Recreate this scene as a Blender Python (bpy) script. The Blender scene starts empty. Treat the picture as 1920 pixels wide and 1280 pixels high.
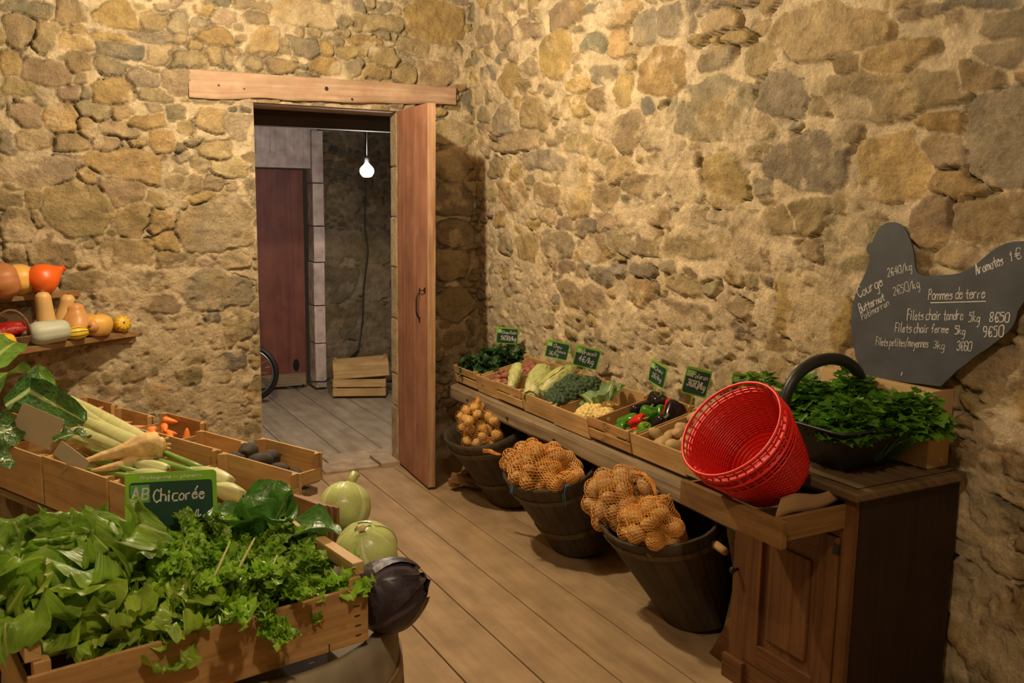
import bpy, bmesh, math, random
import numpy as np
from mathutils import Vector, Matrix, noise as mnoise

scene = bpy.context.scene
COL = scene.collection
PI = math.pi

# ------------------------------------------------------------------ camera, light, exposure
YAW, PITCH, ROLL, FPX = math.radians(28.678), math.radians(8.808), math.radians(0.822), 1707.36
CAM = Vector((0, 0, 1.5))
_f = Vector((math.sin(YAW) * math.cos(PITCH), math.cos(YAW) * math.cos(PITCH), -math.sin(PITCH)))
_r0 = Vector((math.cos(YAW), -math.sin(YAW), 0)); _u0 = _r0.cross(_f)
_r = _r0 * math.cos(ROLL) + _u0 * math.sin(ROLL)
_u = -_r0 * math.sin(ROLL) + _u0 * math.cos(ROLL)
cam_data = bpy.data.cameras.new('camera'); cam = bpy.data.objects.new('camera', cam_data); COL.objects.link(cam)
cam_data.sensor_width = 36; cam_data.lens = FPX / 1920 * 36; cam_data.clip_start = 0.05
cm = Matrix.Identity(4)
for i in range(3):
    cm[i][0], cm[i][1], cm[i][2], cm[i][3] = _r[i], _u[i], -_f[i], CAM[i]
cam.matrix_world = cm
scene.camera = cam

world = bpy.data.worlds.new('world'); scene.world = world; world.use_nodes = True
world.node_tree.nodes['Background'].inputs[0].default_value = (1.0, 0.75, 0.45, 1)
world.node_tree.nodes['Background'].inputs[1].default_value = 0.02

def lamp(name, loc, watts, color, size):
    d = bpy.data.lights.new(name, 'POINT'); d.energy = watts; d.color = color; d.shadow_soft_size = size
    o = bpy.data.objects.new(name, d); COL.objects.link(o); o.location = loc
    return o
lamp('ceiling_bulb_light', (0.92, 3.42, 2.42), 124, (1.0, 0.82, 0.56), 0.03)
lamp('ceiling_bulb_light', (0.35, 0.55, 2.45), 57, (1.0, 0.82, 0.56), 0.04)
lamp('passage_bulb_light', (1.96, 5.55, 1.66), 30, (1.0, 0.93, 0.86), 0.04)

scene.view_settings.view_transform = 'Standard'
scene.view_settings.look = 'None'
scene.view_settings.gamma = 1.0
scene.view_settings.use_curve_mapping = False
scene.view_settings.exposure = 0.0

# ------------------------------------------------------------------ helpers
def ray(x, y):
    return (_f * FPX + _r * (x - 960) - _u * (y - 640)).normalized()
def at(x, y, axis, val):
    """the point seen at a pixel, on the plane X/Y/Z = val"""
    d = ray(x, y); t = (val - CAM[axis]) / d[axis]
    return CAM + d * t
def on_x(x, y, v): return at(x, y, 0, v)
def on_y(x, y, v): return at(x, y, 1, v)
def on_z(x, y, v): return at(x, y, 2, v)

def axes(ex, ey, ez, o):
    m = Matrix.Identity(4)
    for i in range(3):
        m[i][0], m[i][1], m[i][2], m[i][3] = ex[i], ey[i], ez[i], o[i]
    return m
def frame(o, ex, up=(0, 0, 1)):
    ex = Vector(ex).normalized(); up = Vector(up)
    ey = up.cross(ex).normalized(); ez = ex.cross(ey)
    return axes(ex, ey, ez, o)
def TR(x=0, y=0, z=0): return Matrix.Translation((x, y, z))
def RX(a): return Matrix.Rotation(a, 4, 'X')
def RY(a): return Matrix.Rotation(a, 4, 'Y')
def RZ(a): return Matrix.Rotation(a, 4, 'Z')
def SC(x, y, z): return Matrix.Diagonal((x, y, z, 1))
def align(d):
    return Vector(d).to_track_quat('Z', 'Y').to_matrix().to_4x4()

class MB:
    """collects shapes; build() links them as ONE mesh object"""
    def __init__(s): s.v = []; s.f = []; s.uv = []; s.mi = []; s.sm = []
    def add(s, vs, fs, uvs=None, mi=0, smooth=False, M=None):
        b = len(s.v)
        for p in vs:
            p = Vector(p)
            if M is not None: p = M @ p
            s.v.append(p[:])
        for k, f in enumerate(fs):
            s.f.append([b + i for i in f]); s.mi.append(mi); s.sm.append(smooth)
            s.uv.append(uvs[k] if uvs else [(vs[i][0], vs[i][1]) for i in f])
    def box(s, c, d, M=None, mi=0, rnd=None):
        hx, hy, hz = d[0] / 2, d[1] / 2, d[2] / 2
        vs = [(c[0] + sx * hx, c[1] + sy * hy, c[2] + sz * hz) for sx in (-1, 1) for sy in (-1, 1) for sz in (-1, 1)]
        fs = [(0, 1, 3, 2), (4, 6, 7, 5), (0, 4, 5, 1), (2, 3, 7, 6), (0, 2, 6, 4), (1, 5, 7, 3)]
        L = max(range(3), key=lambda i: d[i]); o = [i for i in range(3) if i != L]
        ou, ov = random.random() * 20, random.random() * 20
        uvs = []
        for f in fs:
            q = []
            for i in f:
                p = vs[i]; q.append((ou + p[L], ov + p[o[0]] + p[o[1]] * 1.3))
            uvs.append(q)
        s.add(vs, fs, uvs, mi, False, M)
    def prism(s, poly, z0, z1, M=None, mi=0):
        n = len(poly)
        vs = [(x, y, z0) for x, y in poly] + [(x, y, z1) for x, y in poly]
        fs = [list(range(n))[::-1], list(range(n, 2 * n))] + [(i, (i + 1) % n, n + (i + 1) % n, n + i) for i in range(n)]
        s.add(vs, fs, None, mi, False, M)
    def tube(s, pts, rad, seg=8, M=None, mi=0, cap=True, smooth=True):
        pts = [Vector(p) for p in pts]; n = len(pts)
        if not hasattr(rad, '__len__'): rad = [rad] * n
        vs = []; prev = None; acc = 0
        L = [0]
        for i in range(1, n): L.append(L[-1] + (pts[i] - pts[i - 1]).length)
        for i in range(n):
            t = (pts[min(i + 1, n - 1)] - pts[max(i - 1, 0)])
            if t.length < 1e-9: t = Vector((0, 0, 1))
            t.normalize()
            if prev is None:
                a = Vector((0, 0, 1)) if abs(t.z) < .9 else Vector((1, 0, 0))
                x = t.cross(a).normalized()
            else:
                x = (prev - t * prev.dot(t)).normalized()
            prev = x; y = t.cross(x)
            for k in range(seg):
                a = 2 * PI * k / seg
                vs.append(pts[i] + (x * math.cos(a) + y * math.sin(a)) * rad[i])
        fs = []; uvs = []
        for i in range(n - 1):
            for k in range(seg):
                k2 = (k + 1) % seg
                fs.append((i * seg + k, i * seg + k2, (i + 1) * seg + k2, (i + 1) * seg + k))
                uvs.append([(L[i], k / seg), (L[i], (k + 1) / seg), (L[i + 1], (k + 1) / seg), (L[i + 1], k / seg)])
        if cap:
            fs.append(tuple(range(seg))[::-1]); uvs.append([(0, 0)] * seg)
            fs.append(tuple((n - 1) * seg + k for k in range(seg))); uvs.append([(0, 0)] * seg)
        s.add(vs, fs, uvs, mi, smooth, M)
    def surf(s, fn, nu, nv, M=None, mi=0, smooth=True, closeu=False, closev=False, uvscale=(1, 1)):
        vs = [fn(i / nu, j / nv) for i in range(nu + (0 if closeu else 1)) for j in range(nv + (0 if closev else 1))]
        w = nv + (0 if closev else 1); h = nu + (0 if closeu else 1)
        fs = []; uvs = []
        for i in range(nu):
            for j in range(nv):
                i2, j2 = (i + 1) % h if closeu else i + 1, (j + 1) % w if closev else j + 1
                fs.append((i * w + j, i2 * w + j, i2 * w + j2, i * w + j2))
                uvs.append([(a / nu * uvscale[0], b / nv * uvscale[1]) for a, b in ((i, j), (i + 1, j), (i + 1, j + 1), (i, j + 1))])
        s.add(vs, fs, uvs, mi, smooth, M)
    def lathe(s, prof, seg=24, M=None, mi=0, fn=None, smooth=True):
        """prof: [(r,z)]; fn(theta,t) scales the radius"""
        n = len(prof) - 1
        def P(u, v):
            i = min(int(round(u * n)), n); r, z = prof[i]; a = v * 2 * PI
            k = fn(a, u) if fn else 1
            return (r * k * math.cos(a), r * k * math.sin(a), z)
        s.surf(P, n, seg, M, mi, smooth, False, True, (prof[-1][1] - prof[0][1] + 1, 1))
    def build(s, name, mats, parent=None, M=None, bevel=0, subsurf=0):
        me = bpy.data.meshes.new(name); me.from_pydata(s.v, [], s.f)
        if not isinstance(mats, (list, tuple)): mats = [mats]
        for m in mats: me.materials.append(m)
        uvl = me.uv_layers.new(name='UVMap')
        flat = [c for q in s.uv for p in q for c in p]
        uvl.data.foreach_set('uv', flat)
        me.polygons.foreach_set('material_index', s.mi)
        me.polygons.foreach_set('use_smooth', s.sm)
        me.update()
        o = bpy.data.objects.new(name, me); COL.objects.link(o)
        if M is not None: o.matrix_world = M
        if parent: o.parent = parent
        if bevel:
            b = o.modifiers.new('bevel', 'BEVEL'); b.width = bevel; b.segments = 2; b.limit_method = 'ANGLE'
        if subsurf:
            q = o.modifiers.new('sub', 'SUBSURF'); q.levels = subsurf; q.render_levels = subsurf
        return o

def tag(o, label, cat, group=None, kind=None):
    o['label'] = label
    o['category'] = cat
    if group: o['group'] = group
    if kind: o['kind'] = kind
    return o
def thing(name, label, cat, M=None, group=None):
    o = bpy.data.objects.new(name, None); COL.objects.link(o); o.empty_display_size = .05
    if M is not None: o.matrix_world = M
    return tag(o, label, cat, group)
def struct(o, label, cat='wall'):
    return tag(o, label, cat, None, 'structure')
def copy_tree(root, M, label=None, group=None):
    c = root.copy(); COL.objects.link(c); c.matrix_world = M
    if label: c['label'] = label
    if group: c['group'] = group
    for ch in list(root.children):
        d = ch.copy(); COL.objects.link(d); d.parent = c
        for g in list(ch.children):
            e = g.copy(); COL.objects.link(e); e.parent = d
    return c

# ------------------------------------------------------------------ materials
def _nt(name):
    m = bpy.data.materials.new(name); m.use_nodes = True
    nt = m.node_tree; b = nt.nodes['Principled BSDF']
    return m, nt, b
def N(nt, t, **kw):
    n = nt.nodes.new(t)
    for k, v in kw.items():
        if k.startswith('i_'): n.inputs[k[2:]].default_value = v
        else: setattr(n, k, v)
    return n
def c4(c): return (c[0], c[1], c[2], 1)
def ramp(nt, stops):
    r = nt.nodes.new('ShaderNodeValToRGB'); e = r.color_ramp.elements
    while len(e) < len(stops): e.new(.5)
    for i, (p, c) in enumerate(stops): e[i].position = p; e[i].color = c4(c)
    return r
def bump(nt, b, src, dist, strength=1.0):
    n = nt.nodes.new('ShaderNodeBump'); n.inputs['Distance'].default_value = dist; n.inputs['Strength'].default_value = strength
    nt.links.new(src, n.inputs['Height']); nt.links.new(n.outputs[0], b.inputs['Normal'])
    return n

def plain(name, c, rough=.5, var=.15, scale=20, bmp=0, spec=.5, sheen=None, metal=0):
    m, nt, b = _nt(name)
    tc = N(nt, 'ShaderNodeTexCoord')
    nz = N(nt, 'ShaderNodeTexNoise'); nz.inputs['Scale'].default_value = scale; nz.inputs['Detail'].default_value = 5
    nt.links.new(tc.outputs['Object'], nz.inputs['Vector'])
    d = [x * (1 - var) for x in c]; l = [min(1, x * (1 + var)) for x in c]
    r = ramp(nt, [(.3, d), (.7, l)]); nt.links.new(nz.outputs[0], r.inputs[0])
    nt.links.new(r.outputs[0], b.inputs['Base Color'])
    b.inputs['Roughness'].default_value = rough; b.inputs['Specular IOR Level'].default_value = spec
    b.inputs['Metallic'].default_value = metal
    if bmp: bump(nt, b, nz.outputs[0], bmp)
    return m

def wood(name, c1, c2, rough=.6, grain=55, length=2.2, knots=None, dirt=None, dirtc=(.05, .035, .02), bmp=.0012):
    m, nt, b = _nt(name)
    uv = N(nt, 'ShaderNodeUVMap')
    mp = N(nt, 'ShaderNodeMapping'); mp.inputs['Scale'].default_value = (length, grain, 1)
    nt.links.new(uv.outputs[0], mp.inputs[0])
    n1 = N(nt, 'ShaderNodeTexNoise'); n1.inputs['Scale'].default_value = 1; n1.inputs['Detail'].default_value = 6; n1.inputs['Distortion'].default_value = .6
    nt.links.new(mp.outputs[0], n1.inputs['Vector'])
    r = ramp(nt, [(.3, c2), (.62, c1)]); nt.links.new(n1.outputs[0], r.inputs[0])
    last = r.outputs[0]
    mp2 = N(nt, 'ShaderNodeMapping'); mp2.inputs['Scale'].default_value = (1, 1.6, 1)
    nt.links.new(uv.outputs[0], mp2.inputs[0])
    n2 = N(nt, 'ShaderNodeTexNoise'); n2.inputs['Scale'].default_value = 5; n2.inputs['Detail'].default_value = 4
    nt.links.new(mp2.outputs[0], n2.inputs['Vector'])
    mx = N(nt, 'ShaderNodeMix', data_type='RGBA', blend_type='MULTIPLY'); mx.inputs[0].default_value = 1
    r2 = ramp(nt, [(.3, (.72, .68, .62)), (.65, (1.06, 1.03, 1.0))]); nt.links.new(n2.outputs[0], r2.inputs[0])
    nt.links.new(last, mx.inputs[6]); nt.links.new(r2.outputs[0], mx.inputs[7]); last = mx.outputs[2]
    if dirt:
        n3 = N(nt, 'ShaderNodeTexNoise'); n3.inputs['Scale'].default_value = dirt[0]; n3.inputs['Detail'].default_value = 7; n3.inputs['Roughness'].default_value = .65
        nt.links.new(uv.outputs[0], n3.inputs['Vector'])
        r3 = ramp(nt, [(dirt[1], (0, 0, 0)), (dirt[1] + .16, (1, 1, 1))]); nt.links.new(n3.outputs[0], r3.inputs[0])
        mx2 = N(nt, 'ShaderNodeMix', data_type='RGBA'); nt.links.new(last, mx2.inputs[6]); mx2.inputs[7].default_value = c4(dirtc)
        ml = N(nt, 'ShaderNodeMath', operation='MULTIPLY'); nt.links.new(r3.outputs[0], ml.inputs[0]); ml.inputs[1].default_value = dirt[2]
        nt.links.new(ml.outputs[0], mx2.inputs[0]); last = mx2.outputs[2]
    nt.links.new(last, b.inputs['Base Color'])
    b.inputs['Roughness'].default_value = rough; b.inputs['Specular IOR Level'].default_value = .35
    bump(nt, b, n1.outputs[0], bmp)
    return m

def leafmat(name, c, rib, rough=.4, trans=.25, var=.3, ribw=.06, bmp=.004, vein=None):
    m, nt, b = _nt(name)
    uv = N(nt, 'ShaderNodeUVMap'); sp = N(nt, 'ShaderNodeSeparateXYZ'); nt.links.new(uv.outputs[0], sp.inputs[0])
    tc = N(nt, 'ShaderNodeTexCoord')
    nz = N(nt, 'ShaderNodeTexNoise'); nz.inputs['Scale'].default_value = 22; nz.inputs['Detail'].default_value = 5
    nt.links.new(tc.outputs['Object'], nz.inputs['Vector'])
    d = [x * (1 - var) for x in c]; l = [min(1, x * (1 + var)) for x in c]
    r = ramp(nt, [(.33, d), (.68, l)]); nt.links.new(nz.outputs[0], r.inputs[0])
    # midrib: |v-0.5| small, wider towards the base
    a = N(nt, 'ShaderNodeMath', operation='SUBTRACT'); nt.links.new(sp.outputs[1], a.inputs[0]); a.inputs[1].default_value = .5
    ab = N(nt, 'ShaderNodeMath', operation='ABSOLUTE'); nt.links.new(a.outputs[0], ab.inputs[0])
    w = N(nt, 'ShaderNodeMapRange'); nt.links.new(sp.outputs[0], w.inputs[0]); w.inputs[3].default_value = ribw * 2.2; w.inputs[4].default_value = ribw * .3
    dv = N(nt, 'ShaderNodeMath', operation='DIVIDE'); nt.links.new(ab.outputs[0], dv.inputs[0]); nt.links.new(w.outputs[0], dv.inputs[1])
    rr = ramp(nt, [(.55, (1, 1, 1)), (1.0, (0, 0, 0))]); nt.links.new(dv.outputs[0], rr.inputs[0])
    mx = N(nt, 'ShaderNodeMix', data_type='RGBA'); nt.links.new(rr.outputs[0], mx.inputs[0]); nt.links.new(r.outputs[0], mx.inputs[6]); mx.inputs[7].default_value = c4(rib)
    last = mx.outputs[2]
    hsrc = nz.outputs[0]
    if vein:
        wv = N(nt, 'ShaderNodeTexVoronoi', feature='DISTANCE_TO_EDGE'); wv.inputs['Scale'].default_value = vein
        mp = N(nt, 'ShaderNodeMapping'); mp.inputs['Scale'].default_value = (1.5, 1.2, 1); nt.links.new(uv.outputs[0], mp.inputs[0]); nt.links.new(mp.outputs[0], wv.inputs['Vector'])
        r4 = ramp(nt, [(0, (.26, .26, .26)), (.07, (0, 0, 0))]); nt.links.new(wv.outputs[0], r4.inputs[0])
        mx3 = N(nt, 'ShaderNodeMix', data_type='RGBA'); nt.links.new(r4.outputs[0], mx3.inputs[0]); nt.links.new(last, mx3.inputs[6]); mx3.inputs[7].default_value = c4(rib)
        last = mx3.outputs[2]; hsrc = wv.outputs[0]
    nt.links.new(last, b.inputs['Base Color']); b.inputs['Roughness'].default_value = rough
    bump(nt, b, hsrc, bmp, .6)
    tr = N(nt, 'ShaderNodeBsdfTranslucent'); nt.links.new(last, tr.inputs[0])
    ms = N(nt, 'ShaderNodeMixShader'); ms.inputs[0].default_value = trans
    out = nt.nodes['Material Output']
    nt.links.new(b.outputs[0], ms.inputs[1]); nt.links.new(tr.outputs[0], ms.inputs[2]); nt.links.new(ms.outputs[0], out.inputs[0])
    return m

def wallmat(name, bscale=1.0, tint=(1, 1, 1)):
    m, nt, b = _nt(name)
    at_ = N(nt, 'ShaderNodeAttribute', attribute_name='stone')
    tc = N(nt, 'ShaderNodeTexCoord')
    n1 = N(nt, 'ShaderNodeTexNoise'); n1.inputs['Scale'].default_value = 14; n1.inputs['Detail'].default_value = 8; n1.inputs['Roughness'].default_value = .65
    n2 = N(nt, 'ShaderNodeTexNoise'); n2.inputs['Scale'].default_value = 90; n2.inputs['Detail'].default_value = 6; n2.inputs['Roughness'].default_value = .7
    for n in (n1, n2): nt.links.new(tc.outputs['Object'], n.inputs['Vector'])
    r1 = ramp(nt, [(.25, (.70, .68, .64)), (.7, (1.22, 1.2, 1.14))]); nt.links.new(n1.outputs[0], r1.inputs[0])
    r2 = ramp(nt, [(.25, (.72, .71, .68)), (.65, (1.12, 1.11, 1.08))]); nt.links.new(n2.outputs[0], r2.inputs[0])
    a = N(nt, 'ShaderNodeMix', data_type='RGBA', blend_type='MULTIPLY'); a.inputs[0].default_value = 1
    nt.links.new(at_.outputs['Color'], a.inputs[6]); nt.links.new(r1.outputs[0], a.inputs[7])
    c = N(nt, 'ShaderNodeMix', data_type='RGBA', blend_type='MULTIPLY'); c.inputs[0].default_value = 1
    nt.links.new(a.outputs[2], c.inputs[6]); nt.links.new(r2.outputs[0], c.inputs[7])
    d = N(nt, 'ShaderNodeMix', data_type='RGBA', blend_type='MULTIPLY'); d.inputs[0].default_value = 1
    nt.links.new(c.outputs[2], d.inputs[6]); d.inputs[7].default_value = c4(tint)
    nt.links.new(d.outputs[2], b.inputs['Base Color'])
    b.inputs['Roughness'].default_value = .93; b.inputs['Specular IOR Level'].default_value = .15
    ad = N(nt, 'ShaderNodeMath', operation='MULTIPLY_ADD'); nt.links.new(n1.outputs[0], ad.inputs[0]); ad.inputs[1].default_value = 1.6; nt.links.new(n2.outputs[0], ad.inputs[2])
    bump(nt, b, ad.outputs[0], .011 * bscale)
    return m

M_WALL = wallmat('rubble_stone')
M_DKSTONE = wallmat('dark_stone', 1.0, (.55, .53, .54))  # same stone with an even darker tint, for the passage end wall
M_CRATE = wood('crate_pine', (.58, .40, .19), (.46, .29, .12), .6, 45, 2.5, dirt=(15, .60, .65), dirtc=(.20, .11, .045))
M_CRATE2 = wood('crate_aged_pine', (.50, .31, .13), (.36, .20, .075), .6, 45, 2.5, dirt=(13, .54, .85), dirtc=(.12, .06, .022))
M_POST = wood('crate_post', (.55, .35, .15), (.42, .25, .10), .6, 40, 3)
M_BEAM = wood('weathered_beam', (.30, .235, .15), (.20, .15, .09), .75, 40, 1.6, dirt=(14, .62, .7))
M_LINTEL = wood('lintel_wood', (.50, .36, .25), (.34, .235, .165), .85, 30, 1.3, dirt=(6, .50, .65), dirtc=(.36, .19, .125), bmp=.006)
M_FLOOR = wood('floor_boards', (.39, .285, .165), (.325, .23, .13), .75, 26, 1.2, dirt=(3.2, .56, .45), dirtc=(.16, .10, .05))
M_PFLOOR = wood('passage_floor', (.38, .32, .24), (.29, .24, .175), .75, 20, 1.0, dirt=(4, .58, .4), dirtc=(.16, .13, .1))
M_DOOR = wood('red_brown_door', (.38, .185, .115), (.27, .125, .075), .6, 22, .8, dirt=(5, .54, .6), dirtc=(.42, .25, .17))
M_DOORE = wood('door_edge', (.50, .33, .20), (.30, .15, .09), .6, 40, 2)
M_DARKW = wood('shaded_wood', (.045, .034, .025), (.028, .02, .015), .8, 30, 1.5)  # near-black brown: shade under the lintel put into the board's colour
M_DOOR2 = wood('dark_red_door', (.20, .07, .05), (.14, .045, .035), .6, 24, .9, dirt=(5, .6, .6))
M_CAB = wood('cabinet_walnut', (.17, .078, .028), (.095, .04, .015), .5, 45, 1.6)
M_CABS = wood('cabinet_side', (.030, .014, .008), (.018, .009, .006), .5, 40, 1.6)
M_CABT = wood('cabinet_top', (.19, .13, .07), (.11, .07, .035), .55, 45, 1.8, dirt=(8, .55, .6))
M_DRAWER = wood('drawer_wood', (.29, .165, .065), (.19, .10, .035), .6, 40, 1.8, dirt=(9, .6, .6))
M_TUB = wood('tub_staves', (.070, .050, .030), (.038, .027, .017), .65, 30, 2.0, dirt=(6, .58, .5), dirtc=(.025, .02, .014))
M_HOOP = wood('tub_hoop', (.12, .085, .045), (.075, .05, .025), .6, 60, 6)
M_BARREL = wood('barrel_staves', (.28, .245, .18), (.19, .165, .12), .7, 22, 1.5, dirt=(6, .6, .5))
M_BARRELH = wood('barrel_hoop', (.30, .20, .10), (.2, .13, .06), .65, 50, 6)
M_SHELF = wood('shelf_plank', (.34, .205, .09), (.24, .135, .055), .6, 40, 1.8, dirt=(8, .6, .6))
M_CARD = plain('cardboard', (.50, .335, .155), .85, .06, 8)
M_CARDE = plain('cardboard_flap', (.28, .17, .08), .85, .15, 12)
M_SLATE = plain('slate_paint', (.050, .057, .068), .62, .25, 12)
M_CHALK = plain('chalk', (.62, .62, .60), .95, .25, 90)
M_SGREEN = plain('sign_green', (.20, .46, .03), .4, .25, 8)
M_SBOARD = plain('sign_board', (.012, .05, .038), .45, .15, 20)
M_SBACK = plain('sign_back', (.42, .37, .26), .5, .05, 20)
M_LOGO = plain('logo_green', (.10, .30, .09), .5, .1, 20)
M_IRON = plain('iron', (.035, .03, .027), .5, .3, 60, 0.0005, metal=.6)
M_RED = plain('red_plastic', (.70, .012, .010), .36, .05, 10)
M_RUBBER = plain('black_rubber', (.016, .017, .018), .42, .2, 30)
M_TYRE = plain('tyre', (.012, .012, .014), .5, .2, 50)
M_STEEL = plain('steel', (.5, .5, .52), .3, .1, 50, metal=1)
M_BLUE = plain('blue_twine', (.10, .22, .38), .6, .1, 50)
M_JAMB = wallmat('jamb_stone', .7)
M_ROOM = plain('room_plaster', (.40, .32, .20), .95, .2, 4, .01)
M_CEIL = wood('ceiling_boards', (.36, .25, .14), (.26, .17, .09), .7, 20, 1)

# ------------------------------------------------------------------ rubble stone walls
NPR = np.random.RandomState(7)
def vnoise(U, V, freq, seed, ax=1.0):
    """smooth value noise on arrays"""
    rs = np.random.RandomState(seed); T = rs.rand(64, 64)
    x = U * freq + 31.7; y = V * freq * ax + 17.3
    xi = np.floor(x).astype(int); yi = np.floor(y).astype(int); fx = x - xi; fy = y - yi
    fx = fx * fx * (3 - 2 * fx); fy = fy * fy * (3 - 2 * fy)
    a = T[xi % 64, yi % 64]; b = T[(xi + 1) % 64, yi % 64]; c = T[xi % 64, (yi + 1) % 64]; d = T[(xi + 1) % 64, (yi + 1) % 64]
    return (a * (1 - fx) + b * fx) * (1 - fy) + (c * (1 - fx) + d * fx) * fy - .5
def fbm(U, V, freq, seed, oct=4, gain=.5):
    o = np.zeros_like(U); g = 1
    for k in range(oct):
        o += g * vnoise(U, V, freq * 2 ** k, seed + k); g *= gain
    return o
STONE = {'t': (.40, .325, .205), 'g': (.29, .26, .195), 'b': (.20, .205, .18), 'o': (.45, .325, .155),
         'y': (.47, .36, .17), 'n': (.34, .265, .17), 'l': (.47, .40, .28), 'p': (.50, .395, .28)}
MORTAR = np.array((.62, .52, .365))

GROW = .010
def build_wall(name, cu, cv, stones, point, fill, zones, hole=None, seed=1, mats=None, relief=1.0, amount=1.0):
    """stones: (u,v,a,b,angle,power,key,height).  point(u,v,h)->xyz arrays.  zones(v,u)->mortar cover 0..1"""
    rs = np.random.RandomState(seed); rnd = random.Random(seed)
    U, V = np.meshgrid(cu, cv, indexing='ij')
    wu = fbm(U, V, 8, seed * 10 + 1, 5, .6) * .030; wv = fbm(U, V, 8, seed * 10 + 5, 5, .6) * .026
    A, B = U + wu, V + wv
    umin, umax, vmin, vmax = cu[0], cu[-1], cv[0], cv[-1]
    # fill the rest of the wall with random rubble
    placed = list(stones)
    occ = [(s[0], s[1], s[2], s[3]) for s in placed]
    for size, tries in fill:
        for _ in range(tries):
            a = size * rnd.uniform(.75, 1.25); b = a * rnd.uniform(.45, .8)
            u = rnd.uniform(umin, umax); v = rnd.uniform(vmin, vmax)
            if rnd.random() < zones(u, v) * .75: continue
            ok = True
            for (x, y, p, q) in occ:
                dx = (u - x) / (a + p); dy = (v - y) / (b + q)
                if abs(dx) < 1 and abs(dy) < 1 and (abs(dx) ** 3 + abs(dy) ** 3) < .93: ok = False; break
            if not ok: continue
            placed.append((u, v, a, b, rnd.uniform(-.18, .18), rnd.choice((3, 4, 6)), rnd.choice('tttttgggnnolntyb'), rnd.uniform(.2, 1)))
            occ.append((u, v, a, b))
    best = np.full(U.shape, -9.0); sec = np.full(U.shape, -9.0); ID = np.full(U.shape, -1)
    XX = np.zeros(U.shape); YY = np.zeros(U.shape)
    m1 = fbm(U, V, 16, seed + 40, 5, .62); m2 = fbm(U, V, 4, seed + 50, 3)
    mort = m1 * .010 + m2 * .011
    P = np.zeros((len(placed), 9))
    for i, s in enumerate(placed):
        u, v, a, b, th, p, key, h = s
        R = max(a, b) * 1.4 + .04
        iu0, iu1 = np.searchsorted(cu, u - R), np.searchsorted(cu, u + R)
        iv0, iv1 = np.searchsorted(cv, v - R), np.searchsorted(cv, v + R)
        col = np.array(STONE[key]) * .72 + np.array((.40, .315, .195)) * .28
        col = col * rnd.uniform(.84, 1.14) * np.array((1, rnd.uniform(.97, 1.03), rnd.uniform(.88, 1.1)))
        P[i] = (h, rnd.uniform(-.006, .006), rnd.uniform(-.008, .008), *col, u, v, 0)
        cuts = [(rnd.uniform(0, 2 * PI), rnd.uniform(.72, 1.15)) for _ in range(4)]
        if iu1 <= iu0 or iv1 <= iv0: continue
        sl = (slice(iu0, iu1), slice(iv0, iv1))
        x = A[sl] - u; y = B[sl] - v; c_, s_ = math.cos(th), math.sin(th)
        xx = (x * c_ + y * s_) / a; yy = (-x * s_ + y * c_) / b
        d = 1 - (np.abs(xx) ** p + np.abs(yy) ** p) ** (1 / p)
        for ang, k in cuts: d = np.minimum(d, k - (xx * math.cos(ang) + yy * math.sin(ang)))
        dm = d * min(a, b)
        m = dm > best[sl]
        sec[sl] = np.where(m, best[sl], np.maximum(sec[sl], dm))
        best[sl] = np.where(m, dm, best[sl]); ID[sl] = np.where(m, i, ID[sl])
        XX[sl] = np.where(m, xx, XX[sl]); YY[sl] = np.where(m, yy, YY[sl])
    grow = GROW + .012 * fbm(U, V, 3, seed + 60, 3)
    edge = np.minimum(best + grow, (best - sec) / 2)
    Q = P[ID]
    lay = vnoise(U + Q[..., 6] * 3, V + Q[..., 7], 6, seed + 70, 5.0) * .007 + fbm(U, V, 20, seed + 75, 4, .6) * .010
    top = (.003 + .011 * Q[..., 0] + XX * Q[..., 1] + YY * Q[..., 2]) * relief + lay
    k = np.clip(edge / .0075, 0, 1); k = k * k * (3 - 2 * k); k = np.where(ID < 0, 0, k)
    H = mort * (1 - k) + top * k
    C = np.empty(U.shape + (3,)); C[:] = MORTAR; C *= (1 + .25 * m1 + .22 * m2)[..., None]
    cvn = 1 + .34 * fbm(U + Q[..., 6], V + Q[..., 7], 13, seed + 90, 4)
    tintn = np.clip(fbm(U, V, 7, seed + 95, 3) + .02, 0, 1)[..., None]
    cc = (Q[..., 3:6] * (1 - tintn) + np.array((.45, .33, .16)) * tintn) * cvn[..., None]
    kc = np.where(ID < 0, 0, np.clip(edge / .004, 0, 1))[..., None]
    C = C * (1 - kc) + cc * kc
    # open joints: narrow deep cracks under and beside some stones
    gate = fbm(U, V, 5, seed + 120, 3) + .5 * fbm(U, V, 20, seed + 125, 2)
    z = np.vectorize(lambda u, v: zones(u, v))(U, V)
    crack = np.exp(-((edge - .0005) / .0036) ** 2) * np.clip((gate + .01 - z * .30) * 5, 0, 1)
    H -= crack * .026 * relief
    C *= (1 - .35 * crack)[..., None]
    # mortar smeared over the stones
    cover = np.clip((fbm(U, V, 6, seed + 140, 5, .6) * 1.5 + z * 1.0 - .50) * 4, 0, 1)
    H = H * (1 - cover * .6) + (mort + .006) * cover * .6
    mc = MORTAR * (1 + .30 * fbm(U, V, 25, seed + 150, 4) + .2 * m2)[..., None]
    C = C * (1 - cover[..., None] * .75) + mc * cover[..., None] * .75
    pits = np.clip(fbm(U, V, 30, seed + 160, 3) - .26, 0, 1) * np.clip(z + .3, 0, 1)
    H -= pits * .05
    C = np.clip(C, .01, .9) * amount
    if hole:
        u0, u1, v1 = hole
        dist = np.maximum(np.maximum(u0 - U, U - u1), V - v1)
        H *= np.clip(dist / .02, 0, 1)
    X, Y, Z = point(U, V, H)
    n0, n1 = U.shape
    co = np.stack((X, Y, Z), -1).reshape(-1, 3)
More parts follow.
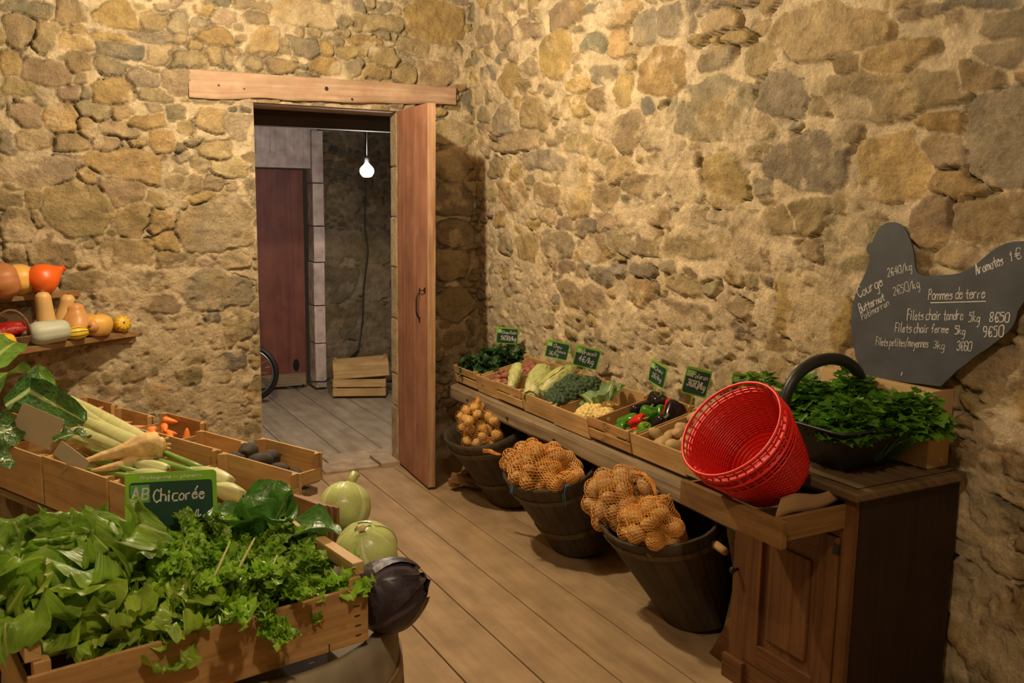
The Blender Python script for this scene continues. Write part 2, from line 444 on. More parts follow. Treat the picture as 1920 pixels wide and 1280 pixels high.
    idx = np.arange(n0 * n1).reshape(n0, n1)
    q = np.stack((idx[:-1, :-1], idx[1:, :-1], idx[1:, 1:], idx[:-1, 1:]), -1)
    if hole:
        mu = (cu[:-1] + cu[1:]) / 2; mv = (cv[:-1] + cv[1:]) / 2
        keep = ~(((mu > hole[0]) & (mu < hole[1]))[:, None] & (mv < hole[2])[None, :])
        q = q[keep]
    q = q.reshape(-1, 4)
    me = bpy.data.meshes.new(name)
    me.vertices.add(len(co)); me.vertices.foreach_set('co', co.ravel())
    me.loops.add(q.size); me.loops.foreach_set('vertex_index', q.ravel().astype(np.int32))
    me.polygons.add(len(q)); me.polygons.foreach_set('loop_start', np.arange(0, q.size, 4, dtype=np.int32))
    me.polygons.foreach_set('loop_total', np.full(len(q), 4, dtype=np.int32))
    me.update(calc_edges=True)
    me.polygons.foreach_set('use_smooth', np.ones(len(q), dtype=bool))
    ca = me.color_attributes.new('stone', 'FLOAT_COLOR', 'POINT')
    rgba = np.ones((len(co), 4), dtype=np.float32); rgba[:, :3] = C.reshape(-1, 3)
    ca.data.foreach_set('color', rgba.ravel())
    me.materials.append(mats)
    o = bpy.data.objects.new(name, me); COL.objects.link(o)
    return o

YB = 4.72                                    # front face of the back wall
def XR(z): return 2.40 - .055 * (z - .5)     # the right wall leans in a little
DOOR_X0, DOOR_X1, DOOR_Z = 1.092, 1.852, 1.965

# stones read off the photograph: x0,y0,x1,y1 in the picture, colour key, then placed on the wall
BACK = """0,0,100,34,b;100,3,160,47,n;180,0,255,48,o;264,20,310,54,n;318,22,357,64,g;403,22,442,53,p;10,30,60,88,t;65,48,115,90,t
175,61,246,78,o;246,56,333,82,g;100,70,180,96,y;181,78,272,112,b;275,85,322,115,t;328,98,380,124,g;386,93,415,124,t;422,103,492,132,l
0,100,40,139,o;40,110,125,160,n;115,104,168,136,n;174,113,228,144,g;243,131,293,164,g;308,133,352,178,t;0,143,52,175,t;103,160,152,191,n
175,150,246,197,o;266,168,322,194,t;152,165,178,190,g;84,192,141,247,o;138,191,208,223,g;210,198,254,222,n;246,213,316,242,o;314,198,352,228,g
137,223,176,260,o;27,245,103,280,t;103,248,155,282,n;0,250,28,285,g;174,255,222,282,t;285,244,327,280,o;192,230,255,254,t;165,281,312,343,o
18,195,75,240,n;5,300,140,347,l;142,322,180,348,o;83,350,208,440,t;0,360,44,391,g;46,360,83,390,t;0,392,62,452,t;50,390,82,425,p
175,345,265,388,n;222,382,278,440,t;285,392,338,436,o;320,327,370,361,t;375,335,420,360,t;342,375,472,472,l;50,455,135,502,n;182,450,282,502,n
288,440,341,471,o;305,475,370,501,n;8,455,42,507,g;250,510,338,545,t;350,507,470,582,g;125,510,190,550,g;355,357,398,378,o;410,475,470,500,l
508,0,626,52,p;662,21,762,60,t;770,0,865,75,o;626,20,665,50,g;440,0,506,22,n;474,50,521,102,o;542,69,601,110,g;601,75,621,101,o
640,83,688,110,y;664,64,710,84,o;752,71,798,104,t;822,80,860,115,n;686,92,744,124,t;586,103,640,142,o;502,115,554,138,n;645,111,681,144,g
678,125,736,150,o;738,122,784,155,t;785,115,852,160,n;440,104,470,130,t;812,229,882,273,l;814,285,880,340,t;815,346,880,402,g;815,416,880,458,n
816,470,884,520,t;818,540,886,600,n;378,270,430,300,t;400,300,466,330,l;372,205,418,250,t;420,215,468,262,l;420,560,470,640,t;330,600,380,640,n"""
RIGHT = """1032,3,1086,57,n;1102,0,1151,26,b;1140,8,1195,49,o;1195,22,1230,87,g;1230,3,1303,70,g;1298,0,1400,22,g;1016,62,1070,150,o;1094,61,1135,100,b
1140,52,1176,108,o;1203,95,1279,179,o;1308,92,1365,133,g;1355,52,1400,82,n;1064,141,1105,176,o;1108,122,1151,157,g;1151,144,1186,198,y;1102,165,1140,209,n
1054,179,1102,222,y;983,187,1029,241,n;1257,144,1395,260,g;1159,214,1208,287,t;1116,220,1157,260,t;1212,241,1260,282,g;1026,239,1062,271,t;942,247,999,285,t
1064,252,1119,287,t;988,282,1056,323,g;1124,271,1151,304,t;1140,296,1192,342,t;1249,285,1273,314,g;1316,290,1402,388,y;929,198,959,252,g;942,122,970,179,o
931,0,970,30,n;1449,0,1655,118,t;1677,0,1840,38,b;1625,68,1750,141,o;1571,95,1622,146,n;1427,130,1517,214,g;1530,130,1785,232,t;1807,110,1877,172,n
1828,78,1920,130,g;1834,22,1925,72,g;1820,175,1960,347,g;1712,212,1815,250,o;1437,250,1577,350,g;1617,245,1736,367,y;1736,260,1820,315,t;1575,238,1617,272,n
1400,82,1443,136,t;1400,212,1443,255,t;1059,331,1105,401,y;1005,352,1048,388,n;945,347,986,396,o;1110,347,1157,392,n;1173,334,1251,372,n;1254,320,1317,374,t
1219,388,1262,426,n;1268,385,1319,418,t;1157,404,1189,430,n;1078,407,1113,439,g;1048,409,1081,431,n;1016,437,1070,485,g;1091,442,1140,485,n;1140,434,1197,477,g
1195,426,1235,483,n;1249,423,1354,483,t;1373,415,1445,507,n;1040,485,1070,510,n;1054,529,1089,572,n;1097,540,1140,591,n;1113,502,1143,534,b;1178,523,1216,572,o
1260,518,1317,553,t;1235,559,1327,621,n;1317,526,1349,553,g;1740,323,1830,370,o;1492,382,1565,434,t;1422,393,1495,434,n;1544,407,1644,515,g;1717,374,1780,458,n
1782,366,1930,456,n;1451,515,1584,667,o;1568,374,1603,401,n;1190,500,1225,522,g;1119,405,1150,432,n;1322,388,1360,418,g;1186,662,1228,715,n;1440,620,1480,660,n"""

def parse_stones(txt, plane):
    out = []; rnd = random.Random(3)
    for rec in txt.replace('\n', ';').split(';'):
        a = rec.split(','); x0, y0, x1, y1 = map(float, a[:4]); key = a[4]
        xc, yc = (x0 + x1) / 2, (y0 + y1) / 2
        if plane == 'back':
            g = lambda x, y: (on_y(x, y, YB).x, on_y(x, y, YB).z)
            sl = (yc - 421) / (xc - 4122)
        else:
            def g(x, y):
                z = 1.2
                for _ in range(3):
                    p = on_x(x, y, XR(z)); z = p.z
                return p.y, p.z
            sl = (yc - 362) / (xc - 19)
        cut = abs(sl) * (x1 - x0) * .7
        hh = max((y1 - y0) - cut, (y1 - y0) * .45) / 2
        c = g(xc, yc); l = g(x0, yc + sl * (x0 - xc)); r = g(x1, yc + sl * (x1 - xc)); t = g(xc, yc - hh); b = g(xc, yc + hh)
        out.append((c[0], c[1], abs(r[0] - l[0]) / 2 * 1.09, abs(t[1] - b[1]) / 2 * 1.13, rnd.uniform(-.07, .07), rnd.choice((3.2, 4.5, 6)), key, rnd.uniform(.35, 1.0)))
    return out

def line(a, b, step): return np.linspace(a, b, max(2, int(round((b - a) / step)) + 1))
cu = np.concatenate((line(-.9, -.35, .03)[:-1], line(-.35, DOOR_X0, .0065)[:-1], line(DOOR_X0, DOOR_X1, .0065)[:-1], line(DOOR_X1, 2.44, .0065)))
cv = np.concatenate((line(-.02, .3, .02)[:-1], line(.3, DOOR_Z, .0065)[:-1], line(DOOR_Z, 2.66, .0065)))
def zone_back(u, v): return float(np.clip((1.36 - v) * 1.7, 0, .92)) if u < 1.0 else float(np.clip((1.0 - v) * .7, .1, .5))
struct(build_wall('wall_back', cu, cv, parse_stones(BACK, 'back'), lambda U, V, H: (U, YB - H, V),
       ((.07, 500), (.048, 1500), (.032, 3000), (.020, 2500)), zone_back, (DOOR_X0, DOOR_X1, DOOR_Z), 11, M_WALL),
       'rubble stone back wall with the open doorway')
cu = np.concatenate((line(-1.6, .9, .04)[:-1], line(.9, 1.3, .015)[:-1], line(1.3, 4.76, .0075)))
cv = np.concatenate((line(-.02, .45, .02)[:-1], line(.45, 2.66, .0075)))
def zone_right(u, v): return float(np.clip((1.75 - v) * .9, .26, .72)) if u > 1.8 else float(np.clip((1.5 - v) * .5, .15, .45))
struct(build_wall('wall_right', cu, cv, parse_stones(RIGHT, 'right'), lambda U, V, H: (2.40 - .055 * (V - .5) - H * 1.15, U, V),
       ((.085, 500), (.055, 1800), (.036, 3000), (.022, 2500)), zone_right, None, 23, M_WALL, 1.0, 1.18),
       'long rubble stone wall on the right behind the vegetable crates')

# ------------------------------------------------------------------ rest of the shell
mb = MB(); bx = [-1.3, -1.03, -.79, -.55, -.33, -.12, .11, .33, .56, .76, .96, 1.165, 1.384, 1.604, 1.812, 2.03, 2.24, 2.46]
for a, b in zip(bx[:-1], bx[1:]):
    cuts = [-1.8, random.uniform(-1, 1.2), YB + .06] if random.random() < .5 else [-1.8, YB + .06]
    for c, d in zip(cuts[:-1], cuts[1:]):
        dz = random.uniform(-.0015, .0015)
        mb.box(((a + b) / 2, (c + d) / 2, -.02 + dz), (b - a - .005, d - c - .004, .04))
mb.box((.5, 1.5, -.06), (3.8, 6.6, .02))
struct(mb.build('floor', M_FLOOR, bevel=.002), 'wide plank floor of the shop room', 'floor')
mb = MB()
for k in range(8):
    mb.box((1.0 + k * .26, 6.1, -.03), (.255, 2.5, .03))
struct(mb.build('floor_passage', M_PFLOOR, bevel=.002), 'grey floor boards of the passage beyond the doorway', 'floor')
mb = MB()
for x0, x1, y0, y1, h in ((1.09, 1.42, YB - .01, 4.88, .012), (1.42, 1.74, YB - .02, 4.87, .018), (1.74, 1.86, YB - .03, 4.9, .03), (1.09, 1.5, 4.88, 5.06, .006), (1.5, 2.0, 4.88, 5.06, .01)):
    mb.box(((x0 + x1) / 2, (y0 + y1) / 2, h / 2 - .02), (x1 - x0 - .006, y1 - y0 - .006, h + .04))
struct(mb.build('trim_1', plain('threshold_stone', (.36, .28, .19), .85, .25, 14, .004), bevel=.006), 'worn stone threshold in the doorway', 'threshold')
def jamb(name, x, xo, label, seed):
    yb = 5.07 if seed == 1 else 4.82; m = MB(); rs = random.Random(seed); z = 0
    while z < DOOR_Z - .01:
        h = min(rs.uniform(.18, .34), DOOR_Z - z)
        if DOOR_Z - z - h < .1: h = DOOR_Z - z
        m.box(((x + xo) / 2, (YB + yb) / 2 + .004, z + h / 2), (abs(xo - x) + rs.uniform(-.006, .004), yb - YB - .006, h - .006))
        z += h
    o = m.build(name, M_JAMB, bevel=.008)
    ca = o.data.color_attributes.new('stone', 'FLOAT_COLOR', 'POINT')
    for i in range(len(o.data.vertices)):
        k = .85 + .3 * ((i // 8 * 37) % 10) / 10
        ca.data[i].color = (.46 * k, .38 * k, .27 * k, 1)
    struct(o, label, 'door jamb')
jamb('trim_2', DOOR_X0, DOOR_X0 - .18, 'cut stone left jamb of the doorway', 1)
jamb('trim_3', DOOR_X1, DOOR_X1 + .20, 'cut stone right jamb of the doorway', 2)

# lintel beam, slightly sagging and rough
lp = [on_y(353, 130, YB), on_y(852, 164, YB), on_y(852, 196, YB), on_y(353, 182, YB)]
def lint(u, v):
    a = lp[0].lerp(lp[1], u); b = lp[3].lerp(lp[2], u)
    p = a.lerp(b, min(max((v - .15) / .7, 0), 1))
    n = mnoise.noise(Vector((u * 9, v * 3, 2))) * .006 + mnoise.noise(Vector((u * 40, v * 6, 5))) * .003
    y = YB - .022 + n
    if v <= .16 or v >= .84:
        y = YB + .03 if v in (0, 1) else y + .004
    if v > .5: p = p + Vector((0, 0, mnoise.noise(Vector((u * 6, 3, 3))) * .012 - .004))
    return (p.x, y, p.z)
mb = MB(); mb.surf(lint, 70, 12, uvscale=(1.4, .2))
for e in (0, 1):
    a, b = lp[0 if e == 0 else 1], lp[3 if e == 0 else 2]
    mb.add([(a.x, YB - .02, a.z), (b.x, YB - .02, b.z), (b.x, YB + .03, b.z), (a.x, YB + .03, a.z)], [(0, 1, 2, 3)])
mb.box(((DOOR_X0 + DOOR_X1) / 2, (YB + 5.07) / 2, DOOR_Z + .02), (DOOR_X1 - DOOR_X0 + .26, 5.07 - YB - .03, .05))
lin = struct(mb.build('trim_4', M_LINTEL), 'long weathered wooden lintel over the doorway', 'lintel')
for kx, ky, kr in ((612, 166, .010), (410, 160, .006), (458, 166, .004), (660, 186, .006)):
    p = on_y(kx, ky, YB - .024); mb = MB(); mb.surf(lambda u, v: (p.x + kr * v * math.cos(u * 6.2832), p.y - .003, p.z + kr * v * math.sin(u * 6.2832)), 14, 2, closeu=True); mb.build('knot', M_IRON, lin)
mb = MB()
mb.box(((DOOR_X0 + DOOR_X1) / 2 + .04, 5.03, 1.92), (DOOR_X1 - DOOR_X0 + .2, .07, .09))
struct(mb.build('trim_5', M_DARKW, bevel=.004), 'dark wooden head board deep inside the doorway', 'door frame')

# passage beyond the doorway
mb = MB()
mb.box((.93, 6.1, 1.2), (.1, 2.2, 2.6)); mb.box((2.82, 6.1, 1.2), (.1, 2.2, 2.6))
mb.box((.99, 5.12, 1.2), (.22, .06, 2.6)); mb.box((2.43, 4.98, 1.2), (.84, .30, 2.6)); mb.box((1.5, 5.13, 2.2), (1.3, .04, .6))
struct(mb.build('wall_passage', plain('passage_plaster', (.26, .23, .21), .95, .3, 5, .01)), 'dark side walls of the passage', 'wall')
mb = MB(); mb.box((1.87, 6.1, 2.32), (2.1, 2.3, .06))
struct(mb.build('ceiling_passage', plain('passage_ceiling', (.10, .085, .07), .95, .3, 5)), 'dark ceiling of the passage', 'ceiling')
cu = line(2.10, 2.86, .01); cv = line(-.02, 2.32, .01)
def zone_p(u, v): return .35
blocks = []
for row, (z0, z1) in enumerate(((0, .34), (.34, .66), (.66, .98), (.98, 1.24))):
    x = 2.04
    for k, w in enumerate(((.36, .3, .3), (.22, .4, .3), (.42, .25, .3), (.3, .36, .3))[row]):
        blocks.append((x + w / 2, (z0 + z1) / 2, w / 2 - .004, (z1 - z0) / 2 - .003, 0, 7, 'ltgl'[(row + k) % 4], .5)); x += w
struct(build_wall('wall_passage_end', cu, cv, blocks, lambda U, V, H: (U, 7.03 - H, V), ((.06, 200), (.035, 600), (.02, 800)), zone_p, None, 5, M_DKSTONE, 1.0, .8),
       'dark stone wall at the end of the passage')
mb = MB(); rsd = random.Random(8)
mb.box((1.565, 7.06, 2.06), (.99, .10, .68)); mb.box((1.3, 7.06, .86), (.5, .10, 1.72))
z = 0
for h in (.36, .30, .34, .28, .33, .40):
    mb.box((2.088 + rsd.uniform(-.004, .004), 7.045, z + h / 2), (.088, .15 + rsd.uniform(0, .01), h - .008)); z += h
for k in range(26):     # ragged lower edge of the plaster above the far door
    x = 1.18 + k * .036; mb.box((x, 7.007, 2.0 + rsd.uniform(-.03, .05)), (.037, .012, .30 + rsd.uniform(-.05, .05)))
struct(mb.build('trim_6', plain('pale_plaster', (.52, .415, .37), .95, .30, 11, .016), bevel=.004), 'pale plastered surround of the far passage door', 'door surround')
d2 = MB(); d2.box((1.80, 7.13, .86), (.42, .04, 1.70)); d2o = d2.build('door_2', M_DOOR2, bevel=.003)
struct(d2o, 'dark red plank door at the end of the passage with a cat hole at its foot', 'door')
mb = MB(); mb.surf(lambda u, v: (1.925 + .026 * v * math.cos(u * 2 * PI), 7.106, .175 + .05 * v * math.sin(u * 2 * PI)), 20, 1, closeu=True)
mb.build('cat_hole', plain('black_hole', (.004, .004, .004), .9), d2o)
mb = MB(); mb.box((1.80, 7.105, .06), (.40, .015, .10)); mb.build('kick_board', M_BEAM, d2o, bevel=.002)

# unseen rest of the room, ceiling boards
mb = MB(); mb.box((-1.25, 1.5, 1.3), (.1, 6.6, 2.8)); struct(mb.build('wall_left', M_ROOM), 'left wall of the room outside the picture')
mb = MB(); mb.box((.6, -1.75, 1.3), (3.8, .1, 2.8)); struct(mb.build('wall_front', M_ROOM), 'wall behind the photographer')
mb = MB()
for k in range(16): mb.box((-1.2 + k * .24, 1.5, 2.69), (.236, 6.7, .04))
struct(mb.build('ceiling', M_CEIL), 'wooden ceiling boards above the room', 'ceiling')

# open door leaf: hinged on the right jamb, swung into the room
h0, h1 = Vector((1.882, 4.80, 0)), Vector((1.838, 4.215, 0))
LW = (h1 - h0).length
DM = frame(h0, h1 - h0)          # x along the leaf, y = up x ex
mb = MB()
xs = 0
for w in (.20, .19, LW - .39):
    mb.box((xs + w / 2, 0, .99), (w - .0015, .042, 1.95)); xs += w
door = mb.build('door_1', M_DOOR, None, DM, bevel=.003)
struct(door, 'open red brown plank door leaf swung against the right wall', 'door')
mb = MB(); mb.box((LW + .003, 0, .99), (.008, .040, 1.948)); mb.build('edge_strip', M_DOORE, door, bevel=.002)
side = -1 if (DM @ Vector((0, -1, 0))).x < DM.translation.x else 1
mb = MB()
hc_ = on_x(778, 568, 1.845).z; hz0, hz1 = hc_ - .065, hc_ + .065
mb.tube([(LW - .12, side * .022, hz0), (LW - .12, side * .032, hz0 + .006), (LW - .12, side * .040, hz0 + .03), (LW - .12, side * .040, hz1 - .03), (LW - .12, side * .032, hz1 - .006), (LW - .12, side * .022, hz1)], .005, 8)
mb.box((LW - .12, side * .022, hz0 - .01), (.012, .004, .03)); mb.box((LW - .12, side * .022, hz1 + .01), (.012, .004, .03))
mb.build('handle', M_IRON, door)
mb = MB(); mb.box((LW - .04, side * .022, hz1 + .02), (.02, .004, .03)); mb.tube([(LW - .05, side * .02, hz1 + .02), (LW - .05, side * .034, hz1 + .02), (LW - .085, side * .036, hz1 + .02)], .0035, 6)
mb.build('latch', M_IRON, door)

# ------------------------------------------------------------------ crates
def crate(M, lx, ly, h, label, group=None, mat=None, slats_x=1, slats_y=1, hx=None, hy=None, name='wooden_crate', post=.0, t=.007, pw=.022):
    """local x = first side, z up from the base.  hx / hy = panel heights along x / y"""
    mat = mat or M_CRATE; hx = hx or h; hy = hy or h
    root = thing(name, label, 'crate', M, group)
    def panel(nm, length, top, slats, Mloc):
        m = MB(); bot = .006
        if slats == 1: m.box((0, 0, (bot + top) / 2), (length, t, top - bot), Mloc)
        else:
            g = .010; w = (top - bot - g * (slats - 1)) / slats
            for k in range(slats): m.box((0, 0, bot + w / 2 + k * (w + g)), (length, t, w), Mloc)
        # staples
        o = m.build(nm, mat, root, bevel=.0014)
        return o
    for s in (-1, 1):
        panel('side_panel', lx, hx, slats_x, TR(0, s * (ly / 2 - t / 2), 0))
    for s in (-1, 1):
        panel('end_panel', ly - 2 * t - .002, hy, slats_y, TR(s * (lx / 2 - t / 2), 0, 0) @ RZ(PI / 2))
    for sx in (-1, 1):
        for sy in (-1, 1):
            m = MB(); x, y = sx * (lx / 2 - t - .0005), sy * (ly / 2 - t - .0005)
            m.prism([(x, y), (x - sx * pw, y), (x, y - sy * pw)][::sx * sy], .006, h + post, None)
            m.build('corner_post', M_POST, root, bevel=.001)
    m = MB(); n = max(3, int(ly / .07)); w = (ly - .012) / n
    for k in range(n): m.box((0, -ly / 2 + .006 + w * (k + .5), .003), (lx - .01, w - .006, .006))
    m.build('base', mat, root)
    return root

# ---- right display: table with a slope, eight crates in a row
XF, XB, ZF, ZB = 2.015, 2.335, .631, .702          # crate tops at the front and at the back
SL = math.atan2(ZB - ZF, XB - XF)
CR_D = math.hypot(XB - XF, ZB - ZF); CR_H = .096
FY = [4.338, 4.082, 3.856, 3.600, 3.328, 3.036, 2.744, 2.422, 2.125]
ex = Vector((math.cos(SL), 0, math.sin(SL))); nz = Vector((-math.sin(SL), 0, math.cos(SL)))
CRATES = []
specs = [('first pine crate of the right row, nearest the doorway, holding dark curly kale', 2, 0, .0),
         ('low pine crate of small red roots, second from the doorway', 1, -.008, .006),
         ('slatted pine crate holding the pale long chicory heads', 2, .0, .0),
         ('plain pine crate holding the broccoli heads', 1, -.006, .004),
         ('low pine crate holding the cream cauliflower, half of its base bare', 1, -.010, .0),
         ('slatted pine crate filled with red, green and dark peppers', 2, .004, -.004),
         ('pale pine crate of loose brown potatoes beside the peppers', 1, .002, .0),
         ('last pine crate of the right row, mostly behind the red baskets', 1, .012, -.006)]
for i, (lb, sl, dz, dx) in enumerate(specs):
    yc = (FY[i] + FY[i + 1]) / 2; w = FY[i] - FY[i + 1] - .006
    o = Vector(((XF + XB) / 2 + dx, yc, (ZF + ZB) / 2 + dz)) - nz * CR_H
    M = axes((0, -1, 0), ex, nz, o)
    CRATES.append((M, w))
    crate(M, w, CR_D, CR_H, lb, 'crates along the right wall', M_CRATE if i != 5 else M_CRATE2, sl, 1, CR_H, CR_H * .78)

def base_pt(i, x, y, z=0):
    """a point inside crate i: x across its width (-1..1), y from front (-1) to back (1), z above its base"""
    M, w = CRATES[i]; return M @ Vector((x * w / 2, y * CR_D / 2, z + .014))

tb = thing('display_table', 'low sloping plank table along the right wall with a worn front beam', 'table', TR(2.15, 3.2, 0))
TI = TR(-2.15, -3.2, 0)
mb = MB(); zb0 = ZF - CR_H - .012
pts = []
def beam(u, v):
    y = 4.36 + (2.11 - 4.36) * u; a = v * 2 * PI
    c, s = math.cos(a), math.sin(a); k = 1 / max(abs(c), abs(s)) * .92
    n = mnoise.noise(Vector((y * 3, a, 1))) * .006
    return (XF + .005 + (.026 + n) * c * k, y, zb0 - .036 + (.038 + n) * s * k + mnoise.noise(Vector((y * 2, 0, 7))) * .006)
mb.surf(beam, 60, 20, TI, closev=True, smooth=False, uvscale=(2.2, .25))
mb.add([beam(0, v / 20) for v in range(20)], [tuple(range(20))], None, 0, False, TI); mb.add([beam(1, v / 20) for v in range(20)], [tuple(range(20))], None, 0, False, TI)
mb.build('front_beam', M_BEAM, tb)
for k, u in enumerate((.11, .3, .49, .7)):
    y = 4.36 - 2.25 * u; mb = MB(); mb.tube([(XF - .024, y, zb0 - .036 - .004 * k), (XF - .0205, y, zb0 - .036)], [.006 + .003 * (k % 2)] * 2, 8, TI); mb.build('knot', M_IRON, tb)
mb = MB()
for k in range(3):
    c = Vector((XF + .055 + k * .105, 3.20, 0)); f = (c.x - XF) / (XB - XF)
    z = ZF + (ZB - ZF) * f - CR_H - .022
    mb.box((0, 0, 0), (2.22, .10, .018), TI @ TR(c.x, 3.235, z) @ axes((0, 1, 0), ex, nz, (0, 0, 0)))
mb.build('tabletop', M_BEAM, tb)
def trestle(y):
    for sx in (1, -1):
        m = MB(); a = Vector((2.17 + sx * .14, y, .0)); b = Vector((2.17 + sx * .02, y, .52))
        d = (b - a).normalized(); L = (b - a).length
        m.box((0, 0, L / 2), (.07, .035, L - .06), TI @ TR(*a) @ TR(0, 0, .03) @ align(d)); m.build('leg', M_BEAM, tb)
for y in (4.20, 2.15): trestle(y)
mb = MB()
for ang, x in ((.55, 1.93), (-.5, 1.95)):
    mb.box((0, 0, 0), (.22, .05, .045), TI @ TR(2.02, 4.13 + (.04 if ang > 0 else -.02), .06 + (.01 if ang > 0 else -.01)) @ RZ(ang * .5) @ RY(-.25 if ang > 0 else .28))
mb.build('foot', wood('trestle_foot', (.30, .17, .08), (.2, .11, .05)), tb, bevel=.003)

# ---- wooden tubs of potatoes under the table
def tub(xb, yb, rbx, rby, xt, yt, zt, rx, ry, tilt, label, hoops):
    t = math.radians(tilt); th = .014
    root = thing('wooden_tub', label, 'tub', TR(xb, yb, 0), 'tubs of potatoes under the table'); TI2 = TR(-xb, -yb, 0)
    b0 = Vector((xb, yb, rbx * math.sin(t) + .004)); t0 = Vector((xt, yt, zt))
    def wall(u, v, off):
        a = v * 2 * PI; s = u * u * (3 - 2 * u) * .35 + u * .65
        cx = rbx + (rx - rbx) * s + off; cy = rby + (ry - rby) * s + off
        st = 1 - .014 * max(0, 1 - abs(math.sin(a * 11)) / .2)
        c = b0.lerp(t0, u)
        return Vector((c.x + math.cos(a) * cx * st * math.cos(t), c.y + math.sin(a) * cy * st, c.z + math.cos(a) * cx * math.sin(t) + (mnoise.noise(Vector((a * 2, 0, yb))) * .006 if u > .98 else 0)))
    m = MB(); n = 14
    prof = [(k / n, 0) for k in range(n + 1)] + [(1.0, -th)] + [(1 - k / 8, -th) for k in range(1, 8)] + [(.10, -th)]
    m.surf(lambda u, v: wall(prof[int(round(u * (len(prof) - 1)))][0], v, prof[int(round(u * (len(prof) - 1)))][1]), len(prof) - 1, 198, TI2, closev=True, uvscale=(.9, 1.4))
    bt = [wall(.10, k / 198, -th) for k in range(198)]; m.add(bt, [tuple(range(198))], None, 0, False, TI2)
    bt = [wall(0, k / 198, 0) for k in range(198)]; m.add(bt, [tuple(range(198))[::-1]], None, 0, False, TI2)
    m.build('staves', M_TUB, root)
    for u0, u1 in hoops:
        m = MB(); q = [(u0, .001), (u0, .006), (u1, .006), (u1, .001)]
        m.surf(lambda u, v: wall(q[int(round(u * 3))][0], v, q[int(round(u * 3))][1]), 3, 66, TI2, closev=True, smooth=False, uvscale=(.05, 2))
        m.build('hoop', M_HOOP, root)
    return root, (t0, rx, ry, t)
TUBS = [tub(2.14, 3.86, .13, .15, 1.975, 3.90, .385, .19, .235, 16, 'dark wooden tub nearest the door, a net of small yellow potatoes in it', ((.30, .36), (.80, .86))),
        tub(2.10, 3.18, .13, .15, 1.935, 3.20, .385, .19, .235, 17, 'middle dark wooden tub under the table with blue twine on its rim', ((.27, .34), (.78, .83))),
        tub(2.12, 2.42, .14, .155, 1.95, 2.47, .41, .20, .255, 17, 'large dark wooden tub nearest the cabinet with two potato nets', ((.85, .90),))]
mb = MB(); mb.tube([on_x(1330, 1014, 2.01), on_x(1345, 1023, 1.99), on_x(1360, 1034, 1.965)], [.015, .015, .013], 10)
p = mb.build('handle_peg', M_POST, TUBS[2][0]); p.matrix_parent_inverse = Matrix.Identity(4)
p.location = (-2.12, -2.42, 0)

# ---- cabinet with open drawer
CX0, CX1, CY0, CY1, CZ = 1.93, 2.360, 1.605, 2.055, .75
cab = thing('cabinet', 'small dark walnut cabinet with a panelled door and pulled out drawer', 'cabinet', TR(2.15, 1.83, 0)); CI = TR(-2.15, -1.83, 0)
mb = MB()
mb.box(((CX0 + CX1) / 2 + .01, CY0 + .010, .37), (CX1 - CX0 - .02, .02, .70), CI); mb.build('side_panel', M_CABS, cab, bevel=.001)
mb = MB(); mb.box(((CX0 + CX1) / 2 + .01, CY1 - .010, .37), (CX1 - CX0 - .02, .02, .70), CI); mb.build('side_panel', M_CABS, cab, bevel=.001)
mb = MB(); mb.box((CX1 - .006, (CY0 + CY1) / 2, .37), (.012, CY1 - CY0 - .044, .70), CI); mb.box(((CX0 + CX1) / 2, (CY0 + CY1) / 2, .08), (CX1 - CX0 - .05, CY1 - CY0 - .044, .015), CI); mb.build('back_panel', M_CABS, cab)
mb = MB()
yt0, yt1 = CY0 - .022, CY1 + .02
mb.box(((CX0 - .022 + CX1) / 2, (yt0 + yt1) / 2, CZ - .013), (CX1 - CX0 + .022, yt1 - yt0, .026), CI)
mb.build('top', M_CABT, cab, bevel=.006)
mb = MB()      # groove line framing the top
for a, b in (((CX0 + .012, yt0 + .03), (CX1 - .01, yt0 + .03)), ((CX0 + .012, yt0 + .03), (CX0 + .012, yt1 - .03))):
    c = ((a[0] + b[0]) / 2, (a[1] + b[1]) / 2, CZ + .0004); mb.box(c, (abs(b[0] - a[0]) + .004, abs(b[1] - a[1]) + .004, .0012), CI)
mb.build('top_inlay', M_CABS, cab)
mb = MB()
for y in (CY0 + .019, CY1 - .026): mb.box((CX0 + .009, y, .37), (.018, .038 if y < 1.7 else .052, .704), CI)
mb.box((CX0 + .009, (CY0 + CY1) / 2, .045), (.016, .37, .09), CI); mb.box((CX0 + .009, (CY0 + CY1) / 2, .617), (.016, .37, .024), CI); mb.box((CX0 + .009, (CY0 + CY1) / 2, .716), (.016, .37, .016), CI)
mb.box((CX0 - .006, CY1 - .03, .04), (.016, .09, .08), CI)
mb.build('face_frame', M_CAB, cab, bevel=.002)
dr = MB(); dy0, dy1, dz0, dz1 = CY0 + .04, CY1 - .054, .092, .603; dyc = (dy0 + dy1) / 2
for y, w in ((dy0 + .035, .068), (dy1 - .035, .068)): dr.box((CX0 + .006, y, (dz0 + dz1) / 2), (.020, w, dz1 - dz0), CI)
for z, h in ((dz0 + .035, .07), (dz1 - .035, .07)): dr.box((CX0 + .006, dyc, z), (.0198, dy1 - dy0 - .138, h), CI)
dr.box((CX0 + .013, dyc, (dz0 + dz1) / 2), (.008, dy1 - dy0 - .13, dz1 - dz0 - .13), CI)
dro = dr.build('door', M_CAB, cab, bevel=.002)
mb = MB(); mb.box((CX0 + .006, dyc, (dz0 + dz1) / 2), (.014, dy1 - dy0 - .20, dz1 - dz0 - .2), CI); mb.build('raised_panel', M_CAB, dro, bevel=.006)
mb = MB(); mb.tube([(CX0 - .001, CY1 - .022, .37), (CX0 - .014, CY1 - .022, .37), (CX0 - .024, CY1 - .022, .37), (CX0 - .030, CY1 - .022, .37)], [.005, .005, .012, .008], 12, CI); mb.build('knob', M_IRON, cab)
